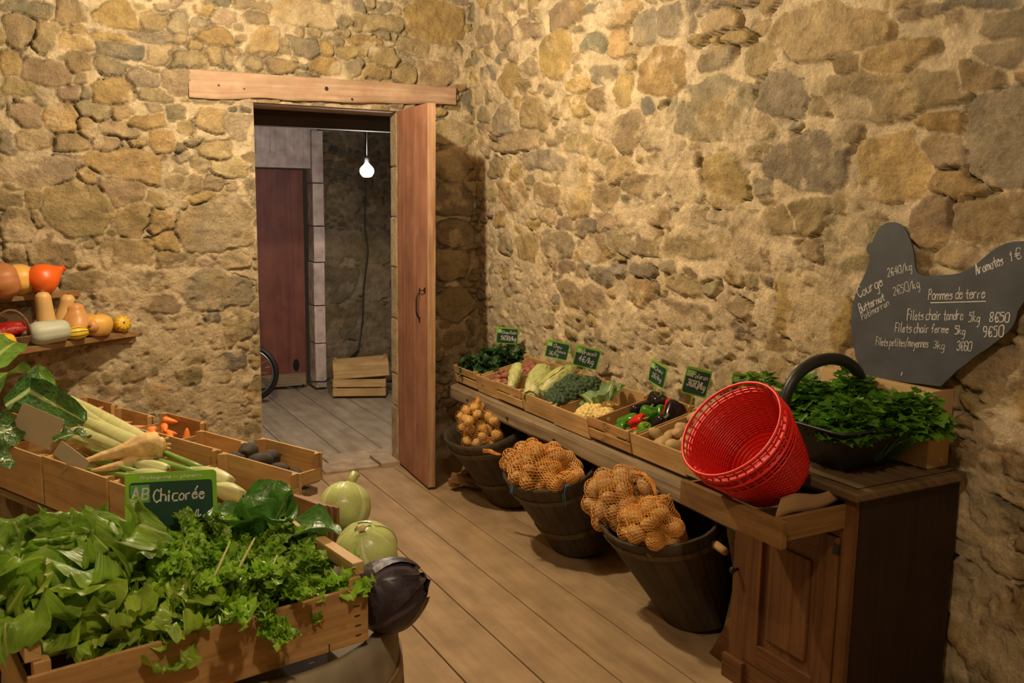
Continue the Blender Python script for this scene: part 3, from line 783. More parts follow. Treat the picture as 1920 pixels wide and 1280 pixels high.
mb = MB(); mb.box((CX0 - .004, CY0 + .05, .57), (.006, .02, .03), CI); mb.build('lock_plate', M_IRON, cab)
DX0, DY0, DY1, DZ0, DZ1 = 1.665, CY0 + .03, CY1 - .06, .632, .704
dw = MB(); dw.box((DX0 + .008, (DY0 + DY1) / 2 - .01, (DZ0 + DZ1) / 2), (.018, DY1 - DY0 + .045, DZ1 - DZ0), CI); dwo = dw.build('drawer', M_DRAWER, cab, bevel=.0015)
for y in (DY0 + .007, DY1 - .007):
    mb = MB(); mb.box(((DX0 + 2.02) / 2 + .009, y, (DZ0 + DZ1) / 2), (2.02 - DX0 - .018, .012, DZ1 - DZ0 - .006), CI); mb.build('drawer_side', M_DRAWER, dwo, bevel=.0015)
mb = MB(); mb.box(((DX0 + 2.02) / 2 + .009, (DY0 + DY1) / 2, DZ0 + .012), (2.02 - DX0 - .018, DY1 - DY0 - .028, .006), CI); mb.build('drawer_bottom', M_CABT, dwo)
mb = MB()      # kick board leaning at the cabinet foot
mb.prism([(0, 0), (.16, 0), (.16, .18), (.10, .17), (.02, .03)], 0, .02, TR(1.995, 2.195, .003) @ RZ(-PI / 2 - .1) @ RX(PI / 2))
tag(mb.build('wood_offcut', M_CAB, bevel=.002), 'flat wooden offcut standing on the floor against the cabinet foot', 'board')
mb = MB()      # cardboard flap lying in the drawer
fl = [(0, 0, 0), (.25, .0, .012), (.25, .012, .045), (.05, .03, .045)]
mb.surf(lambda u, v: (Vector(fl[0]).lerp(Vector(fl[1]), u)).lerp(Vector(fl[3]).lerp(Vector(fl[2]), u), v) + Vector((0, 0, .006 * math.sin(u * 7) + .004 * math.sin(v * 4))), 14, 5, TR(1.69, DY0 + .02, DZ1 - .012) @ RZ(.04))
cf = mb.build('cardboard_flap', M_CARDE); cf.modifiers.new('s', 'SOLIDIFY').thickness = .004
tag(cf, 'torn brown cardboard flap lying over the corner of the drawer', 'cardboard')

# ---- cardboard box and chicken-shaped chalkboard
box = thing('cardboard_box', 'tall narrow brown cardboard box on the cabinet against the wall', 'box', TR(2.325, 1.85, CZ))
BX0, BX1, BY0, BY1, BZ = 2.268, 2.362, 1.65, 2.06, .978
BI = TR(-2.325, -1.85, -CZ)
mb = MB()
mb.box((BX0 + .002, (BY0 + BY1) / 2, (CZ + BZ) / 2 + .001), (.004, BY1 - BY0, BZ - CZ - .002), BI); mb.box((BX1 - .002, (BY0 + BY1) / 2, (CZ + BZ) / 2), (.004, BY1 - BY0, BZ - CZ - .002), BI)
mb.box(((BX0 + BX1) / 2, BY0 + .002, (CZ + BZ) / 2), (BX1 - BX0 - .008, .004, BZ - CZ - .002), BI); mb.box(((BX0 + BX1) / 2, BY1 - .002, (CZ + BZ) / 2), (BX1 - BX0 - .008, .004, BZ - CZ - .002), BI)
mb.build('walls', M_CARD, box, bevel=.002)
mb = MB(); mb.box(((BX0 + BX1) / 2, (BY0 + BY1) / 2, BZ - .0005), (BX1 - BX0, BY1 - BY0, .004), BI); mb.build('top_flap', M_CARD, box, bevel=.0015)

# stroke lettering: digits are x (0-6) and y (0-9, baseline 3)
GL = {'C': '58 39 18 06 14 33 54', 'o': '26 05 04 13 33 44 45 36 26', 'u': '06 04 13 33 44|46 43', 'r': '06 03|05 16 36', 'g': '36 16 05 04 13 33 45|46 41 30 10',
      'e': '05 45 36 16 05 04 13 33 44', 'B': '03 09 39 48 47 36 06|36 45 44 33 03', 't': '28 24 33 43|06 46', 'n': '06 03|05 16 36 45 43', 'P': '03 09 39 48 47 36 06',
      'i': '16 13|18 17', 'm': '06 03|05 16 26 35 33|35 46 56 65 63', 'a': '46 43|45 36 16 05 04 13 33 44', '2': '08 19 39 48 47 03 43', '€': '58 49 29 17 15 23 43 54|06 46|05 45',
      '4': '39 05 45|37 33', '0': '29 08 04 23 43 54 58 49 29', '/': '02 49', 'k': '09 03|36 05 43', 'A': '03 29 43|15 35', 's': '46 16 05 35 44 33 03', '1': '07 19 13',
      'd': '49 43|45 36 16 05 04 13 33 44', 'F': '03 09 49|06 36', 'l': '19 14 23', 'c': '46 16 05 04 13 43', 'h': '09 03|05 16 36 45 43', '8': '26 07 08 19 39 48 47 26 05 04 13 33 44 45 26',
      '5': '49 09 07 37 46 44 33 03', 'f': '48 39 28 23|06 36', '9': '46 16 07 08 19 39 48 44 23', 'p': '06 00|05 16 36 45 44 33 13 04', 'y': '06 14 24|46 20 00',
      '3': '08 19 39 48 47 36 26|36 45 44 33 13 04', '6': '48 39 19 08 04 13 33 44 45 36 06', 'é': '05 45 36 16 05 04 13 33 44|27 49', 'v': '06 23 46', 'K': '09 03|49 06 43', ' ': '', '-': '15 35', 'N': '03 09 43 49'}
def write(mb, s, p0, p1, size=None, w=.0016, shear=.12, seed=0, z=.0008, wob=.25):
    """chalk strokes from p0 to p1 (2D points) in the local XY plane"""
    rs = random.Random(seed + len(s)); p0 = Vector(p0); p1 = Vector(p1)
    adv = [3.2 if c == ' ' else (4.0 if c in 'il1' else (7.4 if c == 'm' else (5.6 if c not in 'C€0A' else 6.3))) for c in s]
    tot = sum(adv); d = p1 - p0; k = d.length / tot; d.normalize(); n = Vector((-d.y, d.x)); ky = (size / 6) if size else k * 1.15
    x = 0
    for ch, ad in zip(s, adv):
        oy = rs.uniform(-.4, .4) * wob * 2; sc = rs.uniform(.92, 1.1)
        for st in GL[ch].split('|'):
            if not st: continue
            q = []
            for t in st.split():
                a, b = int(t[0]), int(t[1]) - 3
                a += rs.uniform(-wob, wob) * .6; b += rs.uniform(-wob, wob) * .6
                q.append(p0 + d * ((x + a * sc) * k + shear * b * ky) + n * ((b * sc + oy) * ky))
            for i in range(len(q) - 1):
                e = (q[i + 1] - q[i]); L = e.length
                if L < 1e-6: continue
                e /= L; m = Vector((-e.y, e.x)) * w * rs.uniform(.95, 1.35) / 2; ov = e * w * .35
                a, b = q[i] - ov, q[i + 1] + ov
                mb.add([(*(a - m), z), (*(b - m), z), (*(b + m), z), (*(a + m), z)], [(0, 1, 2, 3)])
        x += ad

lean = .05
BP = on_x(1765, 724, 2.300)                            # foot of the board, on the box
BP.z = BZ + .002
BM = axes((0, -1, 0), (math.sin(lean), 0, math.cos(lean)), Vector((0, -1, 0)).cross(Vector((math.sin(lean), 0, math.cos(lean)))), BP)
BIv = BM.inverted()
def bpt(zx, zy):
    """position on the board of a point read from the close-up of the photograph"""
    x, y = 1560 + zx / 3.764, 400 + zy / 3.764
    d = ray(x, y); n = BM.col[2].to_3d(); t = (BM.translation - CAM).dot(n) / d.dot(n)
    p = BIv @ (CAM + d * t); return (p.x, p.y)
OUT = [(765, 1222), (640, 1205), (500, 1190), (340, 1165), (210, 1130), (165, 1010), (140, 870), (133, 760), (140, 660), (165, 570), (190, 510), (215, 460), (240, 405), (260, 350), (268, 310),
       (262, 290), (244, 272), (242, 245), (252, 215), (285, 200), (298, 160), (318, 120), (350, 85), (380, 68), (410, 60), (445, 62), (478, 75), (505, 95), (525, 122), (545, 170), (562, 215), (575, 265),
       (582, 330), (590, 390), (605, 420), (640, 440), (700, 440), (760, 435), (840, 430), (900, 420), (950, 400), (1000, 370), (1060, 320), (1120, 270), (1170, 235), (1220, 212), (1290, 197), (1360, 194),
       (1430, 205), (1470, 235), (1478, 290), (1455, 370), (1415, 480), (1370, 600), (1310, 690), (1298, 740), (1280, 790), (1235, 845), (1180, 890), (1100, 950), (1010, 1010), (950, 1060), (880, 1110), (820, 1170)]
cb = thing('chalkboard', 'grey hen-shaped price chalkboard leaning on the wall above the cardboard box', 'chalkboard', BM)
poly = [bpt(*p) for p in OUT]
if sum(a[0] * b[1] - b[0] * a[1] for a, b in zip(poly, poly[1:] + poly[:1])) < 0: poly = poly[::-1]
mb = MB(); mb.prism(poly, -.006, 0); mb.build('board', M_SLATE, cb, bevel=.001)
mb = MB()
for i, (s, a, b, sz, w) in enumerate([('Courge', (190, 600), (368, 500), .034, .0020), ('2€40/kg', (395, 448), (572, 392), .024, .0016), ('Butternut', (200, 700), (378, 608), .026, .0022),
        ('2€50/kg', (437, 583), (628, 515), .026, .0014), ('Potimarron', (215, 752), (412, 645), .022, .0014), ('Aromates', (1020, 432), (1218, 355), .030, .0022), ('1€', (1262, 338), (1348, 312), .026, .0018),
        ('Pommes de terre', (680, 607), (1085, 597), .030, .0019), ('Filets chair tendre', (530, 750), (930, 750), .030, .0017), ('5kg', (965, 762), (1050, 765), .027, .0017), ('8€50', (1112, 765), (1258, 766), .026, .0022),
        ('Filets chair ferme', (445, 836), (828, 845), .028, .0017), ('5kg', (865, 850), (945, 856), .024, .0016), ('9€50', (1065, 872), (1216, 868), .030, .0021),
        ('Filets petites/moyennes', (310, 930), (682, 945), .026, .0014), ('3kg', (716, 950), (800, 957), .022, .0013), ('3€60', (880, 965), (987, 970), .024, .0016)]):
    write(mb, s, bpt(*a), bpt(*b), sz, w, seed=i * 5)
for a, b in (((695, 630), (1087, 620)), ((488, 1143), (498, 1118))):
    p, q = Vector(bpt(*a)), Vector(bpt(*b)); e = (q - p).normalized(); m = Vector((-e.y, e.x)) * .0012
    mb.add([(*(p - m), .0008), (*(q - m), .0008), (*(q + m), .0008), (*(p + m), .0008)], [(0, 1, 2, 3)])
mb.build('chalk_writing', M_CHALK, cb)

# ---- price signs
M_LOGO2 = plain('logo_light_green', (.30, .50, .22), .5, .1, 20)
def sign(p, ex, up, w, h, lines, label, stick=.10, back=False, logo=True, header=None, seed=0):
    ex = Vector(ex).normalized(); up = Vector(up).normalized(); nn = ex.cross(up).normalized(); up = nn.cross(ex)
    M = axes(ex, up, nn, p)
    root = thing('price_sign', label, 'sign', M, 'price signs')
    def rr(w, h, r, cx=0, cy=0):
        pts = []
        for qx, qy, a0 in ((1, 1, 0), (-1, 1, 90), (-1, -1, 180), (1, -1, 270)):
            for k in range(5):
                a = math.radians(a0 + k * 22.5); pts.append((cx + qx * (w / 2 - r) + r * math.cos(a), cy + qy * (h / 2 - r) + r * math.sin(a)))
        return pts
    m = MB(); m.prism(rr(w, h, h * .06), -.0015, .0008); m.build('plate', M_SGREEN if not back else M_SBACK, root)
    ih = h * (.80 if header else .86)
    if not back:
        m = MB(); m.prism(rr(w * .91, ih, h * .06, 0, -(h - ih) / 2 + h * .05), .0008, .0016); m.build('writing_panel', M_SBOARD, root)
        if logo:  # green label corner
            m = MB(); s = h * (.30 if header else .24); lx, ly = -w * .455 + s * .55, ih / 2 - (h - ih) / 2 + h * .05 - s * .6
            m.box((lx, ly, .0018), (s, s * .95, .0004)); lo = m.build('logo', M_LOGO if header else M_LOGO2, root)
            if header:
                m = MB(); write(m, 'AB', (lx - s * .42, ly - s * .3), (lx + s * .55, ly - s * .3), s * .62, s * .07, seed=3, z=.0023, wob=.05); m.build('logo_letters', M_CHALK, lo)
        m = MB()
        for i, (s, x0, y0, x1, y1, sz, wd) in enumerate(lines): write(m, s, (x0 * w, y0 * h), (x1 * w, y1 * h), sz * h, wd * h, z=.0021, seed=seed + i)
        m.build('chalk_writing', M_CHALK, root)
        if header:
            m = MB(); write(m, header, (-w * .33, h * .405), (w * .34, h * .405), h * .05, h * .012, z=.0012, seed=9, wob=.1); m.build('header_print', M_CHALK, root)
    if stick:
        m = MB(); m.tube([(0, -h / 2 + .01, -.003), (0, -h / 2 - stick, -.003)], .0022, 6); m.build('spike', M_SGREEN if not back else M_SBACK, root)
    return root
def rot2(deg, yaw=0):
    """sign axes: facing the aisle corner, turned in its own plane by deg, turned about the vertical by yaw"""
    y = math.radians(-28 + yaw); e = Vector((math.cos(y), math.sin(y), 0)); u = Vector((0, 0, 1)); a = math.radians(deg)
    return e * math.cos(a) + u * math.sin(a), u * math.cos(a) - e * math.sin(a)
XS = 2.27
for px, py, w, h, deg, yaw, lines, lb, st in [
    (951, 629, .118, .088, -3, 0, [('Chou Kale', -.25, .12, .42, .12, .18, .022), ('5€50/kg', -.28, -.25, .42, -.28, .24, .03)], 'small green price sign above the dark kale, farthest from the cabinet', .05),
    (1045, 656, .112, .086, -11, -4, [('Chou', -.2, .12, .18, .12, .2, .02), ('Chinois', -.06, -.12, .4, -.14, .17, .015), ('3€/kg', -.34, -.33, .1, -.33, .2, .018)], 'small green price sign tilted over the pale chicory heads', .06),
    (1100, 670, .116, .096, -13, 0, [('Brocoli', -.22, .14, .38, .14, .2, .025), ('4€/kg', -.3, -.24, .34, -.26, .28, .028)], 'small green price sign above the broccoli, clearly lettered', .05),
    (1233, 701, .10, .096, -12, -58, [('Chou', -.2, .12, .3, .12, .2, .018), ('2€/kg', -.3, -.22, .3, -.24, .2, .018)], 'green price sign turned almost edge-on behind the cauliflower crate', .05),
    (1306, 716, .098, .108, -12, -8, [('Poivron', -.2, .14, .40, .14, .19, .02), ('3€80/kg', -.36, -.18, .40, -.22, .24, .03)], 'green price sign standing behind the crate of peppers', .05),
    (1397, 724, .098, .090, -3, -4, [('Pommes', -.2, .1, .42, .1, .18, .02)], 'green price sign half hidden behind the parsley', .09)]:
    e, u = rot2(deg, yaw); pos = on_x(px, py, XS)
    sign(pos, e, u, w, h, lines, lb, st, seed=px)

# ------------------------------------------------------------------ left display: bench and crates fanned along it
TV = Vector((.423, -.906, 0)); NV = Vector((.906, .423, 0))
def LP(t, n, z=0): return TV * t + NV * n + Vector((0, 0, z))
LC = []
def left_crate(t0, t1, n0, n1, ztop, h, label, slats=1, hy=None, rot=0, mat=None):
    M = axes(TV, NV, (0, 0, 1), LP((t0 + t1) / 2, (n0 + n1) / 2, ztop - h)) @ RZ(rot)
    LC.append((M, t1 - t0, n1 - n0, h))
    return crate(M, t1 - t0 - .006, n1 - n0, h, label, 'crates along the left bench', mat, slats, 1, h, (hy or h))
left_crate(-2.235, -1.885, 1.243, 1.605, .752, .15, 'yellow pine crate of white and green fennel bulbs behind the curly salads', 1, .11)
left_crate(-2.585, -2.24, 1.243, 1.605, .756, .154, 'yellow pine crate of knobbly parsnips on the left bench', 1, .115)
left_crate(-2.935, -2.59, 1.243, 1.605, .752, .15, 'yellow pine crate under the big bunch of chard stalks', 1, .115)
left_crate(-2.586, -2.266, 1.66, 2.02, .652, .10, 'far-row pine crate of black radishes nearest the doorway', 1, .05)
left_crate(-2.885, -2.60, 1.64, 1.975, .640, .10, 'empty-looking pine crate between the carrots and the black radishes', 1, .06)
left_crate(-3.185, -2.90, 1.66, 2.02, .655, .10, 'high-backed orange pine crate with a few carrots', 1, .06, 0, M_CRATE2)
left_crate(-3.455, -3.20, 1.65, 1.99, .640, .10, 'low pine crate left of the carrot crate', 1, .06)
left_crate(-3.72, -3.46, 1.65, 1.99, .648, .10, 'farthest pine crate of the left bench with pink roots', 1, .06)
bn = thing('display_bench', 'two level wooden bench under the left crates', 'bench', TR(*LP(-2.9, 1.5)))
BI2 = TR(*(-LP(-2.9, 1.5))); AX = axes(TV, NV, (0, 0, 1), (0, 0, 0))
for t0, t1, n0, n1, z in ((-3.0, -1.95, 1.25, 1.60, .598), (-3.75, -2.27, 1.66, 2.0, .538)):
    mb = MB()
    for k in range(3): mb.box(((t0 + t1) / 2, n0 + (n1 - n0) * (k + .5) / 3, z - .013), (t1 - t0, (n1 - n0) / 3 - .006, .022), BI2 @ AX)
    mb.build('plank_top', M_BEAM, bn)
    for t in (t0 + .1, t1 - .1):
        for n in (n0 + .04, n1 - .04):
            mb = MB(); mb.box((t, n, (z - .026) / 2), (.05, .05, z - .026), BI2 @ AX); mb.build('leg', M_BEAM, bn)

# ------------------------------------------------------------------ foreground barrel and salad crate
def barrel(x, y, r, z, bulge, label, rimz=.0):
    root = thing('barrel', label, 'barrel', TR(x, y, 0))
    prof = [(r * .9, .0), (r * 1.0, z * .2), (r * bulge, z * .5), (r * 1.05, z * .8), (r, z), (r - .022, z), (r - .022, z - .04), (r - .03, z - .045), (.001, z - .045)]
    fine = []
    for k in range(17):
        f = k / 16; fine.append((r * (.9 + (bulge - .9) * math.sin(PI * min(f * .62 + .06, .5)) if f < .5 else r * (1 + (bulge - 1) * math.sin(PI * (.5 + (f - .5) * 1.0)))) if False else r * (1 + (bulge - 1) * (1 - (2 * f - 1) ** 2)), z * f))
    prof = fine + prof[5:]
    m = MB(); m.lathe(prof, 96, None, 0, lambda a, u: 1 - .004 * max(0, 1 - abs(math.sin(a * 12)) * 9), True)
    m.build('staves', M_BARREL, root, None)
    for f0, f1 in ((.70, .77), (.80, .86), (.2, .26)):
        q = []
        for f, e in ((f0, .001), (f0, .005), (f1, .005), (f1, .001)): q.append((r * (1 + (bulge - 1) * (1 - (2 * f - 1) ** 2)) + e, z * f))
        m = MB(); m.lathe(q, 96, None, 0, None, False); m.build('hoop', M_BARRELH, root)
    return root
barrel(.36, 1.745, .296, .68, 1.055, 'big weathered grey barrel in the foreground under the salad crate')
barrel(.66, 2.06, .11, .632, 1.05, 'weathered barrel behind the foreground barrel, carrying the pale cabbages')
CD = Vector((-.987, -.161, 0)); CN = Vector((-.161, .987, 0))
FR = Vector((.532, 1.508, 0)); CL, CW = .56, .35
SM = axes(-CD, CN, (0, 0, 1), FR + CD * (CL / 2) + CN * (CW / 2) + Vector((0, 0, .690)))
# salad crate: long low panels, raised end rails and tall posts
root = thing('wooden_crate', 'large stained pine crate overflowing with curly green salads in the foreground', 'crate', SM)
for s in (-1, 1):
    m = MB(); m.box((0, s * (CW / 2 - .004), .058), (CL, .008, .108)); m.build('side_panel', M_CRATE2, root, bevel=.0015)
for s in (-1, 1):
    m = MB(); m.box((s * (CL / 2 - .005), 0, .047), (.010, CW - .017, .08)); m.box((s * (CL / 2 - .0115), 0, .140), (.023, CW - .03, .024)); m.build('end_panel', M_CRATE, root, bevel=.0015)
for sx in (-1, 1):
    for sy in (-1, 1):
        m = MB(); m.box((sx * (CL / 2 - .022), sy * (CW / 2 - .0205), .064), (.024, .024, .127)); m.build('corner_post', M_POST, root, bevel=.0015)
m = MB()
for k in range(5): m.box((0, -CW / 2 + .012 + (CW - .024) * (k + .5) / 5, .003), (CL - .022, (CW - .024) / 5 - .008, .006))
m.build('base', M_CRATE2, root)
for k in range(5):
    m = MB(); m.box((CL / 2 - .022 + random.uniform(-.003, .003), -CW / 2 - .0006, .02 + k * .019), (.011, .0014, .0016)); m.build('staple', M_IRON, root)
for x in (.2, -.04):
    m = MB(); m.box((x, -CW / 2 - .0006, .012), (.0016, .0014, .016)); m.build('staple', M_IRON, root)
# thin boards standing on edge
for k in range(4):
    a = on_z(598 + k * 11, 946 - k * 1, .752); a = a + Vector((.004, .0, 0))
    d = Vector((-.36, .93, 0)).normalized(); L = .13
    c = a + d * L / 2
    m = MB(); m.box((0, 0, 0), (L, .0075, .10))
    o = m.build('crate_board', wood('thin_board', (.36 - .03 * k, .20 - .02 * k, .075), (.26, .13, .05), .6, 40, 2), None, axes(d, Vector((-d.y, d.x, 0)), (0, 0, 1), c + Vector((0, 0, -.050 - .004 * k))), bevel=.001)
    tag(o, ['thin board standing on edge beside the salad crate, nearest the yellow crate', 'second thin board of the bundle on edge by the salad crate', 'third thin board of the bundle on edge by the salad crate', 'thin board on edge beside the pale cabbages, rightmost of its bundle'][k], 'board', 'bundle of thin boards')

# ------------------------------------------------------------------ leaves and salads
def leaf(mb, M, L, W, nu=14, nv=8, bend=.8, cup=.25, ruf=.012, freq=4, jag=.12, seed=0, shape=1.0, twist=0, stalk=.12, mi=0, spat=False):
    rs = random.Random(seed); ph = [rs.uniform(0, 6.28) for _ in range(6)]
    ys, zs = [0], [0]
    for i in range(nu):
        a = bend * ((i + .5) / nu) ** 1.3; ys.append(ys[-1] + math.cos(a) * L / nu); zs.append(zs[-1] - math.sin(a) * L / nu)
    def P(u, v):
        i = int(round(u * nu)); vv = v * 2 - 1
        w = W * (stalk + (1 - stalk) * math.sin(PI * min(.04 + u * .9, 1) ** shape) ** .8) if u < .999 else W * .18
        if spat:
            q = u / .72 if u < .72 else 1
            w = W * (stalk + (1 - stalk) * q * q * (3 - 2 * q)) * (math.sqrt(max(0, 1 - ((u - .72) / .30) ** 2)) if u > .72 else 1)
        w *= 1 + jag * math.sin(u * freq * 7 + ph[0] + (3 if vv > 0 else 0)) + jag * .6 * math.sin(u * freq * 13 + ph[1])
        e = abs(vv) ** 1.6 if not spat else max(abs(vv) ** 1.8, (max(0, u - .6) / .4) ** 2)
        n = ruf * e * (math.sin(u * freq * 6.28 + ph[2 if vv > 0 else 3]) +   .35 * math.sin(u * freq * 10.5 + ph[4 if vv > 0 else 5])) * min(1, u * 3)
        if spat:
            n += ruf * .40 * e * math.sin(u * freq * 15 + ph[1] + vv * 2)
            n += W * .16 * mnoise.noise(Vector((u * 9, vv * 4, ph[0] * 9))) * min(1, u * 3)
        a = bend * u ** 1.3
        x = vv * w; h = cup * w * vv * vv + n
        tw = twist * u; x, h = x * math.cos(tw) - h * math.sin(tw), x * math.sin(tw) + h * math.cos(tw)
        return (x, ys[i] + math.sin(a) * h, zs[i] + math.cos(a) * h)
    mb.surf(P, nu, nv, M, mi)

M_ESC = leafmat('escarole_leaf', (.28, .44, .035), (.58, .66, .24), .40, .38, .4, .07, .004, 9)
M_ESC2 = leafmat('escarole_leaf_dark', (.20, .37, .03), (.50, .60, .2), .40, .36, .35, .07, .004, 9)
M_FRI = leafmat('frisee_leaf', (.27, .50, .04), (.52, .62, .22), .40, .38, .4, .10, .002)
M_DARK = leafmat('broad_dark_leaf', (.06, .19, .025), (.18, .34, .08), .38, .22, .3, .05, .004, 7)
M_STALK = plain('pale_stalk', (.46, .50, .17), .45, .15, 30)

def salad(name, M, R, n, label, mat, group, seed, kind='escarole'):
    rs = random.Random(seed); root = thing(name, label, 'salad', M, group)
    m = MB(); st = MB()
    if kind == 'escarole':
        for k in range(n):
            f = k / n; az = k * 2.399 + rs.uniform(-.3, .3); el = 1.52 - .62 * f + rs.uniform(-.1, .1)
            L = R * (.70 + .36 * f) * rs.uniform(.75, 1.12); W = L * rs.uniform(.27, .36)
            Ml = RZ(az) @ TR(0, .008 + .015 * f, 0) @ RX(el) @ RY(rs.uniform(-.3, .3))
            leaf(m, Ml, L, W, 56, 16, rs.uniform(.1, 1.3), rs.uniform(.0, .5), W * rs.uniform(.24, .40), rs.uniform(3.2, 5.0), .17, rs.random(), 1.45, rs.uniform(-.5, .5), .16, 0, True)
    elif kind == 'frisee':
        for k in range(n):
            f = k / n; az = k * 2.399 + rs.uniform(-.3, .3); el = 1.45 - .8 * f + rs.uniform(-.12, .12)
            L = R * (.7 + .5 * f) * rs.uniform(.85, 1.15)
            Ml = RZ(az) @ TR(0, .006, 0) @ RX(el)
            b = rs.uniform(.3, 1.1); pts = []
            y = z = 0; N_ = 9
            for i in range(N_ + 1):
                a = b * (i / N_) ** 1.3; pts.append(Vector((.004 * math.sin(i + k), y, z))); y += math.cos(a) * L / N_; z -= math.sin(a) * L / N_
            st.tube(pts, [.0032 * (1 - .8 * i / N_) + .0006 for i in range(N_ + 1)], 5, Ml)
            for i in range(2, N_ + 1):
                for s in (-1, 1, -.5, .5, 0) if i > 3 else (-1, 1):
                    l = L * rs.uniform(.11, .20) * (.7 + .5 * math.sin(PI * i / N_))
                    Mk = Ml @ TR(*pts[i]) @ RZ(-s * rs.uniform(.6, 1.3)) @ RX(rs.uniform(-.6, .5)) @ RY(rs.uniform(-.7, .7))
                    leaf(m, Mk, l, l * rs.uniform(.30, .46), 6, 6, rs.uniform(-.8, 1.6), .5, l * .26, 2.6, .45, rs.random(), .8)
    else:
        for k in range(n):
            f = k / n; az = k * 2.399 + rs.uniform(-.3, .3); el = 1.4 - .7 * f
            L = R * (.8 + .4 * f)
            leaf(m, RZ(az) @ RX(el), L, L * .36, 16, 8, rs.uniform(.3, 1.3), .35, .010, 2.2, .03, rs.random(), 1.0)
    if st.v: st.build('stalks', M_STALK, root)
    m.build('leaves', mat, root)
    return root
def sp(x, y, z=.0): return SM @ TR(x, y, .012 + z)
for i, (x, y, z, R, n, mt, lb, tx, ty) in enumerate([
    (-.135, -.035, .03, .18, 46, M_ESC, 'curly escarole at the front left corner of the salad crate', .05, -.05),
    (-.05, -.045, .015, .165, 46, M_ESC, 'escarole in the front middle, its leaves hanging over the crate edge', .12, 0),
    (-.18, .075, .04, .245, 44, M_ESC2, 'escarole at the back left corner of the salad crate', 0, -.08),
    (-.105, .05, .03, .205, 44, M_ESC, 'pale yellow green escarole in the middle of the crate', 0, 0),
    (-.03, .105, .02, .185, 40, M_ESC2, 'brown-tipped escarole right below the large price sign', -.1, 0)]):
    salad('escarole', sp(x, y, z) @ RX(tx) @ RY(ty), R, n, lb, mt, 'escaroles in the salad crate', 10 + i)
for i, (x, y, z, R, n, lb, tx, ty) in enumerate([
    (.085, -.04, .02, .20, 30, 'frizzy green frisee in the front centre of the salad crate', .15, .05),
    (.145, -.02, .02, .155, 28, 'frizzy frisee at the front right corner of the salad crate', .1, .15),
    (.075, .05, .015, .19, 28, 'frizzy frisee behind the front ones, beside the price sign', 0, 0)]):
    salad('frisee', sp(x, y, z) @ RX(tx) @ RY(ty), R, n, lb, M_FRI, 'frisees in the salad crate', 30 + i, 'frisee')
salad('leaf_bundle', sp(.195, .105, .085), .16, 9, 'bundle of smooth dark green leaves at the back right of the salad crate', M_DARK, None, 44, 'broad')

for k, (a, b, c) in enumerate((((372, 1150), (400, 1085), (432, 1015)), ((412, 1152), (440, 1080), (478, 1008)), ((460, 1140), (500, 1090), (520, 1040)))):
    fr = bpy.data.objects['frisee']; pts = [on_y(*p, 1.505 + .02 * i + .012 * k) for i, p in enumerate((a, b, c))]
    m = MB(); m.tube([fr.matrix_world.inverted() @ p for p in pts], [.0042, .0034, .0015], 7); m.build('pale_stalk', M_STALK, fr)

# ---- big price sign behind the salads
cs = on_y(323, 940, 1.86)
e = Vector((math.cos(math.radians(-22)), math.sin(math.radians(-22)), 0))
sign(on_y(322, 942, 1.875), Vector((e.x, e.y, .035)), Vector((-.1, .22, 1)), .178, .125, [('Chicorée', -.20, .02, .38, .06, .20, .020), ('3€/kg', .1, -.32, .40, -.30, .18, .018)], 'large green price sign with a chalked name behind the curly salads', .05, False, True, 'Protegeons la planete', 77)
# two signs seen from behind among the chard
e2 = Vector((.60, -.80, 0)).normalized()
p1 = on_z(70, 800, .80); p2 = on_z(134, 858, .775)
sign(p1, Vector((.72, -.62, -.30)), Vector((.15, .22, 1)), .15, .10, [], 'pale back of a price sign sticking up between the chard and the yellow crate', .03, True)
sign(p2, Vector((.62, -.60, -.50)), Vector((.1, .2, 1)), .105, .045, [], 'narrow pale back of a price sign beside the parsnips', .03, True)

# ------------------------------------------------------------------ vegetables
def smoothprof(pts, n=24):
    """Catmull-Rom through (r,z) points"""
    P = [Vector((p[0], p[1])) for p in pts]; P = [P[0] * 2 - P[1]] + P + [P[-1] * 2 - P[-2]]; out = []
    m = len(pts) - 1
    for k in range(n + 1):
        t = k / n * m; i = min(int(t), m - 1); f = t - i
        a, b, c, d = P[i:i + 4]
        q = .5 * ((2 * b) + (c - a) * f + (2 * a - 5 * b + 4 * c - d) * f * f + (3 * b - a - 3 * c + d) * f ** 3)
        out.append((max(q.x, .0003), q.y))
    return out
def gourd(name, M, pts, mat, label, cat='squash', ribs=0, depth=.06, lump=.03, seed=0, bend=0, stem=None, group=None, stripes=None):
    root = thing(name, label, cat, M, group); m = MB(); prof = smoothprof(pts, 30); L = pts[-1][1] - pts[0][1]
    off = seed * 3.7
    def fn(a, u):
        k = 1 + lump * mnoise.noise(Vector((math.cos(a) * 1.3 + off, math.sin(a) * 1.3, u * 3)))
        if ribs: k *= 1 - depth * (1 - abs(math.sin(a * ribs / 2))) ** 2
        return k
    m.lathe(prof, 48, None, 0, fn)
    if bend:
        for i, v in enumerate(m.v):
            t = (v[2] - pts[0][1]) / L; m.v[i] = (v[0] + bend * t * t, v[1], v[2])
    m.build('body', mat, root)
    if stem:
        r, l = stem; s = MB(); z = pts[-1][1]; b = bend
        s.tube([(b, 0, z - .004), (b, 0, z + l * .35), (b + l * .2, 0, z + l * .75), (b + l * .45, .0, z + l)], [r * 1.5, r, r * .85, r * 1.1], 8)
        s.build('stem', M_STEM, root)
    return root
M_STEM = plain('squash_stem', (.20, .15, .07), .8, .3, 40, .002)
M_BUT = plain('butternut_skin', (.66, .42, .16), .42, .14, 9)
M_BUTO = plain('butternut_orange', (.60, .30, .10), .42, .25, 7)
M_KURI = plain('red_kuri_skin', (.74, .125, .012), .38, .12, 9)
